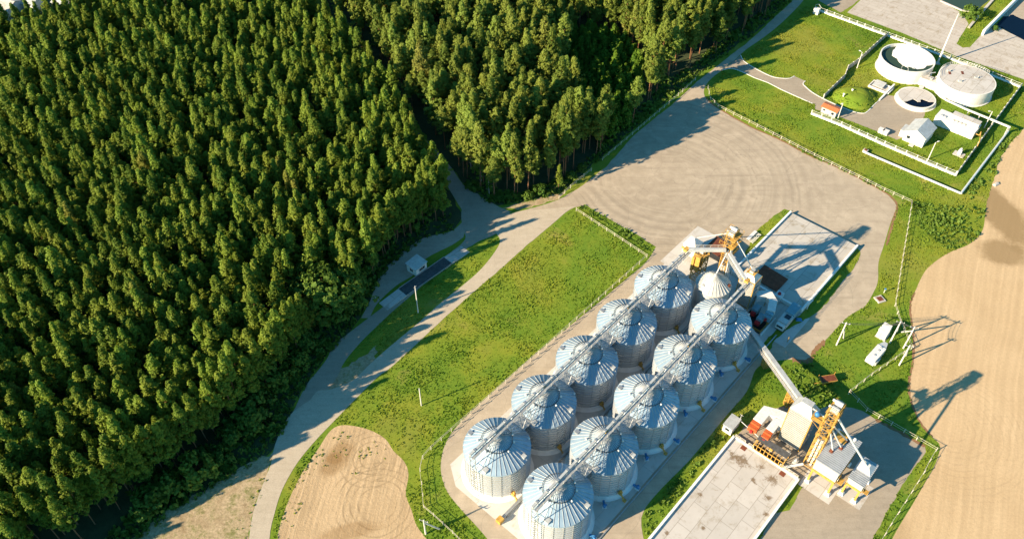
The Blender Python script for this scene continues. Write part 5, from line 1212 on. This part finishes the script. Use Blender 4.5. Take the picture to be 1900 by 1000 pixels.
def scatter(poly, sp, seed, jitter=.38):
    r_ = np.random.default_rng(seed); P = np.array(poly); x0, y0 = P.min(0); x1, y1 = P.max(0)
    xs = np.arange(x0, x1, sp); ys = np.arange(y0, y1, sp*.866); out = []
    for j, y in enumerate(ys):
        q = np.stack([xs+(sp/2 if j % 2 else 0), np.full_like(xs, y)], 1); out.append(q)
    q = np.concatenate(out); q += r_.uniform(-jitter*sp, jitter*sp, q.shape); return q[inside(q, P)]
left_px = [(768,270),(800,318),(825,362),(838,395),(800,418),(765,440),(728,470),(697,507),(664,548),(630,584),(588,624),(546,673),(508,716),(462,760),(402,812),(325,876),(258,928),(190,977),(118,1032),(40,1090),(-110,1200),(-300,1360),(-420,1300),(-260,60),(0,84),(90,78),(160,62),(240,28),(300,-10),(420,-45),(512,-45),(554,0),(600,52),(650,105),(699,160),(738,215)]
right_px = [(803,262),(838,308),(870,345),(900,366),(945,368),(1020,362),(1060,332),(1110,292),(1150,254),(1195,208),(1210,185),(1255,140),(1300,118),(1340,88),(1385,60),(1425,24),(1450,-15),(1470,-50),(560,-60),(605,10),(660,80),(720,150),(765,208)]
clear_px = [(1040,95),(1075,70),(1120,70),(1165,90),(1190,130),(1188,185),(1168,235),(1125,268),(1082,245),(1052,190)]
FL = [G(*p) for p in left_px]; FR = [G(*p) for p in right_px]; FC = np.array([G(*p) for p in clear_px])
sheet('forest_floor', outline([(768,262),(845,372),(858,400),(840,428),(785,442),(745,470),(705,512),(688,555),(660,600),(607,655),(575,700),(545,750),(524,808),(490,850),(448,872),(385,912),(318,950),(250,1008),(180,1100),(0,1260),(-200,1420),(-500,1420),(-400,-120),(500,-120),(600,40),(700,165)], 2., .6, 20), .004, 'floor', False)
sheet('forest_floor', outline([(712,165),(760,215),(815,285),(862,345),(905,374),(925,382),(960,376),(1040,360),(1122,285),(1205,214),(1290,142),(1330,112),(1400,62),(1440,22),(1476,-20),(1480,-120),(520,-120),(620,40)], 2., .6, 21), .004, 'floor', False)
HARD.append(np.array(FL)); HARD.append(np.array(FR))
PL = scatter(FL, 3.45, 1, .85); PR = scatter(FR, 4.2, 2, .8); PR = PR[~inside(PR, FC)]; PL = PL[rng.random(len(PL)) > .05]
for (q, rad_) in ((G(612,578), 7.5), (G(566,592), 4.5)): PL = PL[np.hypot(PL[:,0]-q[0], PL[:,1]-q[1]) > rad_]
EDGE = []
for a, b in zip(left_px[4:18], left_px[5:19]):
    A, B = G(*a), G(*b); L = math.dist(A, B); n = max(1, int(L/3.4))
    for i in range(n): EDGE.append((A[0]+(B[0]-A[0])*i/n+rng.uniform(-1.2,1.2)-1.2, A[1]+(B[1]-A[1])*i/n+rng.uniform(-1.2,1.2)))
for (q, rad_) in ((G(612,578), 7.5), (G(566,592), 4.5)): EDGE = [e for e in EDGE if math.dist(e, q) > rad_]
TREES = [('pine', x, y, rng.uniform(.95, 1.15), rng.uniform(1.08, 1.26)) for x, y in EDGE] + [('pine', x, y, rng.uniform(.78, 1.2), rng.uniform(.80, 1.15)) for x, y in PL] + [('tall', x, y, rng.uniform(.78, 1.2), rng.uniform(.62, 1.12)) for x, y in PR]
def shown(tr):
    (px, py), d = PX(tr[1], tr[2], 9. if tr[0] == 'pine' else 13.)
    return (-25 < px < W0+25 and -30 < py < H0+45), d
inview = []; rest = []
for tr in TREES:
    v, d = shown(tr)
    if v: inview.append((d/(tr[3]*(1. if tr[0] == 'pine' else 1.25)), tr))
    else: rest.append(tr)
inview.sort(key=lambda q: q[0]); near = [q[1] for q in inview[:292]]; rest += [q[1] for q in inview[292:]]
edgeL = np.array([G(*p) for p in left_px[3:19]])
SRC = {}
for n, (key, x, y, s, sz) in enumerate(near):
    if key == 'pine':
        dmin = np.min(np.hypot(edgeL[:,0]-x, edgeL[:,1]-y))
        lab, grp = ('slim green pine on the outer edge of the left forest facing the road', 'pines on the road edge of the left forest') if dmin < 7 else ('slim yellow green pine standing inside the dense left forest', 'pines inside the left forest')
    else: lab, grp = ('tall old pine with a bare reddish trunk near the white yard fence', 'tall pines near the yard fence')
    vi = n % len(VAR[key]); o = tree(key, vi, x, y, s, 'pine_tree', lab, 'pine tree', grp, sz); SRC.setdefault((key, vi), [c for c in o.children])
for key in ('pine', 'tall'):
    for vi in range(len(VAR[key])):
        if (key, vi) not in SRC: print('missing source', key, vi)
# the rest of the forest: one mass, instanced on its trunk positions
def forest_mass(rest):
    me = bpy.data.meshes.new('forest'); n = len(rest); me.vertices.add(n)
    me.vertices.foreach_set('co', np.array([(t[1], t[2], 0) for t in rest], dtype=np.float32).ravel())
    va = me.attributes.new('variant', 'INT', 'POINT'); sa = me.attributes.new('size', 'FLOAT_VECTOR', 'POINT'); ra = me.attributes.new('turn', 'FLOAT_VECTOR', 'POINT')
    keys = sorted(SRC); idx = {}
    for i, k in enumerate(keys): idx.setdefault(k[0], []).append(i)
    rr = random.Random(5)
    va.data.foreach_set('value', [rr.choice(idx[t[0]]) for t in rest])
    sa.data.foreach_set('vector', np.array([(t[3], t[3], t[4]) for t in rest], dtype=np.float32).ravel())
    ra.data.foreach_set('vector', np.array([(0, 0, rr.uniform(0, 6.28)) for t in rest], dtype=np.float32).ravel())
    o = bpy.data.objects.new('forest', me); COL.objects.link(o); tag(o, 'dense mass of pines filling the forest farther back', 'forest', None, 'stuff')
    ng = bpy.data.node_groups.new('forest_nodes', 'GeometryNodeTree'); ng.interface.new_socket('Geometry', in_out='INPUT', socket_type='NodeSocketGeometry'); ng.interface.new_socket('Geometry', in_out='OUTPUT', socket_type='NodeSocketGeometry')
    gi = ng.nodes.new('NodeGroupInput'); go = ng.nodes.new('NodeGroupOutput'); jn = ng.nodes.new('GeometryNodeJoinGeometry')
    m2p = ng.nodes.new('GeometryNodeMeshToPoints'); ng.links.new(gi.outputs[0], m2p.inputs['Mesh'])
    def attr(nm, ty):
        a = ng.nodes.new('GeometryNodeInputNamedAttribute'); a.data_type = ty; a.inputs['Name'].default_value = nm; return a.outputs[0]
    v, s, r = attr('variant', 'INT'), attr('size', 'FLOAT_VECTOR'), attr('turn', 'FLOAT_VECTOR')
    for i, k in enumerate(keys):
        cmp = ng.nodes.new('FunctionNodeCompare'); cmp.data_type = 'INT'; cmp.operation = 'EQUAL'
        ins = [x for x in cmp.inputs if x.type == 'INT']; ng.links.new(v, ins[0]); ins[1].default_value = i
        for c in SRC[k]:
            oi = ng.nodes.new('GeometryNodeObjectInfo'); oi.transform_space = 'ORIGINAL'; oi.inputs['Object'].default_value = c; oi.inputs['As Instance'].default_value = True
            ip = ng.nodes.new('GeometryNodeInstanceOnPoints'); ng.links.new(m2p.outputs[0], ip.inputs['Points']); ng.links.new(cmp.outputs[0], ip.inputs['Selection'])
            ng.links.new(oi.outputs['Geometry'], ip.inputs['Instance']); ng.links.new(s, ip.inputs['Scale'])
            e2r = ng.nodes.new('FunctionNodeEulerToRotation'); ng.links.new(r, e2r.inputs[0]); ng.links.new(e2r.outputs[0], ip.inputs['Rotation'])
            ng.links.new(ip.outputs[0], jn.inputs[0])
    ng.links.new(jn.outputs[0], go.inputs[0])
    md = o.modifiers.new('forest', 'NODES'); md.node_group = ng
    return o
forest_mass(rest)
print('trees', len(TREES), 'in view', len(inview), 'individual', len(near))

# single trees and shrubs
tree('broad', 0, *G(612,578), 1.22, 'broadleaf_tree', 'large round broadleaf tree at the forest edge above the road', 'tree')
tree('yellow', 0, *G(566,592), 1.5, 'yellow_tree', 'small yellow leaved tree beside the large round tree', 'tree')
for i, (px, s, lab) in enumerate((((893,338),1.0,'light green birch by the forest track, left one'),((908,362),.8,'light green birch nearest the junction'),((874,312),.9,'pale birch farthest up the forest track'))): tree('birch', i, *G(*px), s, 'birch_tree', lab, 'birch', 'birches along the forest track')
tree('pine', 1, *G(1036,352), .55, 'pine_tree', 'small lone pine behind the short white fence', 'pine tree')
tree('bush', 1, *G(1797,36), 1.6, 'bush', 'round green bush at the corner of the green basin', 'bush')
tree('bush', 2, *G(1846,56), .6, 'bush', 'small bush at the corner of the dark pond', 'bush')
r_ = random.Random(9)
yp = scatter([G(*p) for p in clear_px], 2.6, 8)
for i, (x, y) in enumerate(yp): tree('young', i, x, y, r_.uniform(.9, 1.6), 'sapling', 'bright green young tree in the forest clearing', 'sapling', 'young trees in the clearing')
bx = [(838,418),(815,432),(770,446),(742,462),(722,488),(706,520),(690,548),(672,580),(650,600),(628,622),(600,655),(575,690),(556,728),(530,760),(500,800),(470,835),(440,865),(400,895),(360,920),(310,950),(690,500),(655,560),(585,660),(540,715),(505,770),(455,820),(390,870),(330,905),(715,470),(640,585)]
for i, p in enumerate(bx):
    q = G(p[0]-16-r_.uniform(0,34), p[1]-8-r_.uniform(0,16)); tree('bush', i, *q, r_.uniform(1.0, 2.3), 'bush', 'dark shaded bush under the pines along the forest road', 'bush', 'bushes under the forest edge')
bx = [(960,372),(985,372),(1045,348),(1085,318),(1120,280),(1175,225),(1215,180),(1240,158),(1010,366),(1065,334),(930,372),(880,352)]
for i, p in enumerate(bx):
    q = G(p[0]-6, p[1]-4); tree('bush', i+1, *q, r_.uniform(.5, 1.1), 'bush', 'green bush behind the yard fence at the foot of the tall pines', 'bush', 'bushes behind the yard fence')

# grass tufts and weeds
def tufts(name, poly_px, dens, h, w, mat, label, blades=4, seed=1, avoid=True, cover=None):
    r2 = np.random.default_rng(seed); Q = []
    for pp in poly_px:
        P = np.array([G(*p) for p in pp]); x0, y0 = P.min(0); x1, y1 = P.max(0); n = int((x1-x0)*(y1-y0)*dens)
        q = np.stack([r2.uniform(x0, x1, n), r2.uniform(y0, y1, n)], 1); Q.append(q[inside(q, P)])
    q = np.concatenate(Q)
    if avoid:
        k = np.ones(len(q), bool)
        for hp in HARD: k &= ~inside(q, hp)
        for sp in SOFT: k |= inside(q, sp)
        for hp in SLABS: k &= ~inside(q, hp)
        q = q[k]
    k = np.array([np.sin(q[:,0]*.21+1.3*np.sin(q[:,1]*.13))*np.sin(q[:,1]*.17+1.1*np.sin(q[:,0]*.19))]).ravel()
    q = q[r2.random(len(q)) < .62+.38*k]; n = len(q); zb = np.zeros(n)
    dm = np.hypot((q[:,0]-MOUND[0])/7.0, (q[:,1]-MOUND[1])/6.0); zb = np.where(dm < 1, 2.35*np.sqrt(np.clip(1-dm**2, 0, 1)), 0)
    vs = []
    sc = r2.uniform(.5, 1.5, n)*(1+.35*np.sin(q[:,0]*.37)*np.sin(q[:,1]*.41))
    for b in range(blades):
        a = r2.uniform(0, 2*math.pi, n); ln = r2.uniform(.1, .9, n)*h*sc; hh = h*sc*r2.uniform(.6, 1.1, n); ww = w*sc
        off = r2.uniform(-.5, .5, (n,2))*w*2.0
        bx_, by_ = q[:,0]+off[:,0], q[:,1]+off[:,1]; dx, dy = np.cos(a), np.sin(a); px_, py_ = -dy*ww/2, dx*ww/2
        A = np.stack([bx_-px_, by_-py_, zb], 1); B = np.stack([bx_+px_, by_+py_, zb], 1)
        Cc = np.stack([bx_+px_*.9+dx*ln, by_+py_*.9+dy*ln, zb+hh], 1); D = np.stack([bx_-px_*.9+dx*ln, by_-py_*.9+dy*ln, zb+hh*.92], 1)
        vs.append(np.stack([A, B, Cc, D], 1).reshape(-1,3))
    me = raw_mesh(name, np.concatenate(vs), mat); o = bpy.data.objects.new(name, me); COL.objects.link(o); tag(o, label, 'grass', None, 'stuff'); print(name, n*blades); return o
meadow = [(1068,383),(1095,382),(1170,429),(1217,458),(1100,570),(930,713),(848,790),(819,850),(830,912),(907,1010),(800,1020),(620,780),(720,684),(904,520)]
lawn1 = [(1310,180),(1340,131),(1512,194),(1510,210),(1772,326),(1893,163),(1960,190),(1850,330),(1828,400),(1690,372),(1500,288)]
lawn2 = [(1375,104),(1420,78),(1500,5),(1520,18),(1900,160),(1772,326),(1510,205)]
verge = [(1664,380),(1691,365),(1830,390),(1812,445),(1716,504),(1690,560),(1694,670),(1688,720),(1745,830),(1600,1060),(1560,1060),(1718,835),(1580,755),(1500,668),(1630,520)]
mid = [(1190,960),(1400,690),(1500,668),(1580,755),(1460,770),(1360,810),(1200,1020)]
isl = [(926,440),(890,500),(775,600),(662,700),(640,670),(705,600),(838,483)]
strips = [[(1469,392),(1375,485),(1340,470),(1440,390)],[(1590,458),(1600,480),(1480,600),(1440,660),(1400,640),(1480,570)],[(1485,885),(1500,895),(1400,1020),(1390,1010)],[(1572,26),(1505,5),(1560,40),(1900,160),(1900,150),(1675,64)],[(1842,0),(1880,0),(1818,70),(1790,90),(1772,80)],[(600,800),(560,850),(510,960),(500,1020),(515,1020),(530,950),(580,850)]]
tufts('grass', [meadow, lawn1, lawn2, verge, mid, isl]+strips, 7.0, .15, .16, 'tuft', 'short meadow grass with yellow green tufts', 3, 3)
tufts('weeds', [[(1470,690),(1500,672),(1520,680),(1560,735),(1545,745),(1470,745)],[(1068,383),(1095,382),(1170,429),(1217,458),(1205,470),(1085,393)],[(1310,180),(1500,289),(1670,372),(1690,378),(1500,284),(1320,180)],[(1691,375),(1830,390),(1812,445),(1760,466),(1700,420)],[(1860,260),(1893,238),(1850,320),(1800,370),(1785,360)],[(1300,835),(1190,965),(1200,1000),(1345,800)]], 1.7, .5, .42, 'weed', 'taller leafy weeds along the yard edges and beside the hopper', 5, 4)

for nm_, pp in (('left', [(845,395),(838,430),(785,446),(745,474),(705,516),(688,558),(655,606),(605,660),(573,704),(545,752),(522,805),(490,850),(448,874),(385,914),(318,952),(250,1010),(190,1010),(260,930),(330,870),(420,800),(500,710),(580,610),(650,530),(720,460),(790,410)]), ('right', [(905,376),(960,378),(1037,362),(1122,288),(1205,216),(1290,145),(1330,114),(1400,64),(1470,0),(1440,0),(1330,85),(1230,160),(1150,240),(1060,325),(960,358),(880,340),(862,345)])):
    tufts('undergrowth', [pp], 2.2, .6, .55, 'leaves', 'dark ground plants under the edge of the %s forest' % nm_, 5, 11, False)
tufts('weeds', [[(600,812),(640,795),(690,803),(720,830),(735,860),(700,850),(650,850),(600,870),(560,880),(575,845)],[(640,870),(668,865),(672,890),(645,895)],[(500,880),(470,960),(455,1010),(415,1010),(440,960),(478,890)],[(600,805),(555,870),(525,950),(510,1010),(540,1010),(555,950),(590,860)]], .55, .16, .2, 'tuft', 'scattered weeds on the dry soil and sandy verge beside the road', 5, 21, False)
# ------------------------------------------------------------------ light
SUN_AZ, SUN_EL = R(27), R(23.0)          # shadows run towards this azimuth
sl = bpy.data.lights.new('sun', 'SUN'); so = bpy.data.objects.new('sun', sl); COL.objects.link(so)
sl.energy = 4.8; sl.angle = R(.5); sl.color = (1.0, .81, .57)
d = Vector((math.cos(SUN_AZ)*math.cos(SUN_EL), math.sin(SUN_AZ)*math.cos(SUN_EL), -math.sin(SUN_EL)))
so.rotation_euler = d.to_track_quat('-Z', 'Y').to_euler()
w = bpy.data.worlds.new('World'); scene.world = w; w.use_nodes = True; nt = w.node_tree
sky = nt.nodes.new('ShaderNodeTexSky'); sky.sky_type = 'NISHITA'; sky.sun_disc = False; sky.sun_elevation = SUN_EL; sky.sun_rotation = R(243)
bg = nt.nodes['Background']; sky.ozone_density = 3.0; sky.air_density = 1.0; sky.dust_density = .4
tn = nt.nodes.new('ShaderNodeMix'); tn.data_type = 'RGBA'; tn.blend_type = 'MULTIPLY'; tn.inputs[0].default_value = 1.0; tn.inputs[7].default_value = (.38, .97, 1.06, 1)
nt.links.new(sky.outputs[0], tn.inputs[6]); nt.links.new(tn.outputs[2], bg.inputs[0]); bg.inputs[1].default_value = .07
vs = scene.view_settings; vs.view_transform = 'Standard'; vs.look = 'None'; vs.gamma = 1.; vs.exposure = 1.45; vs.use_curve_mapping = False
scene.cycles.max_bounces = 6
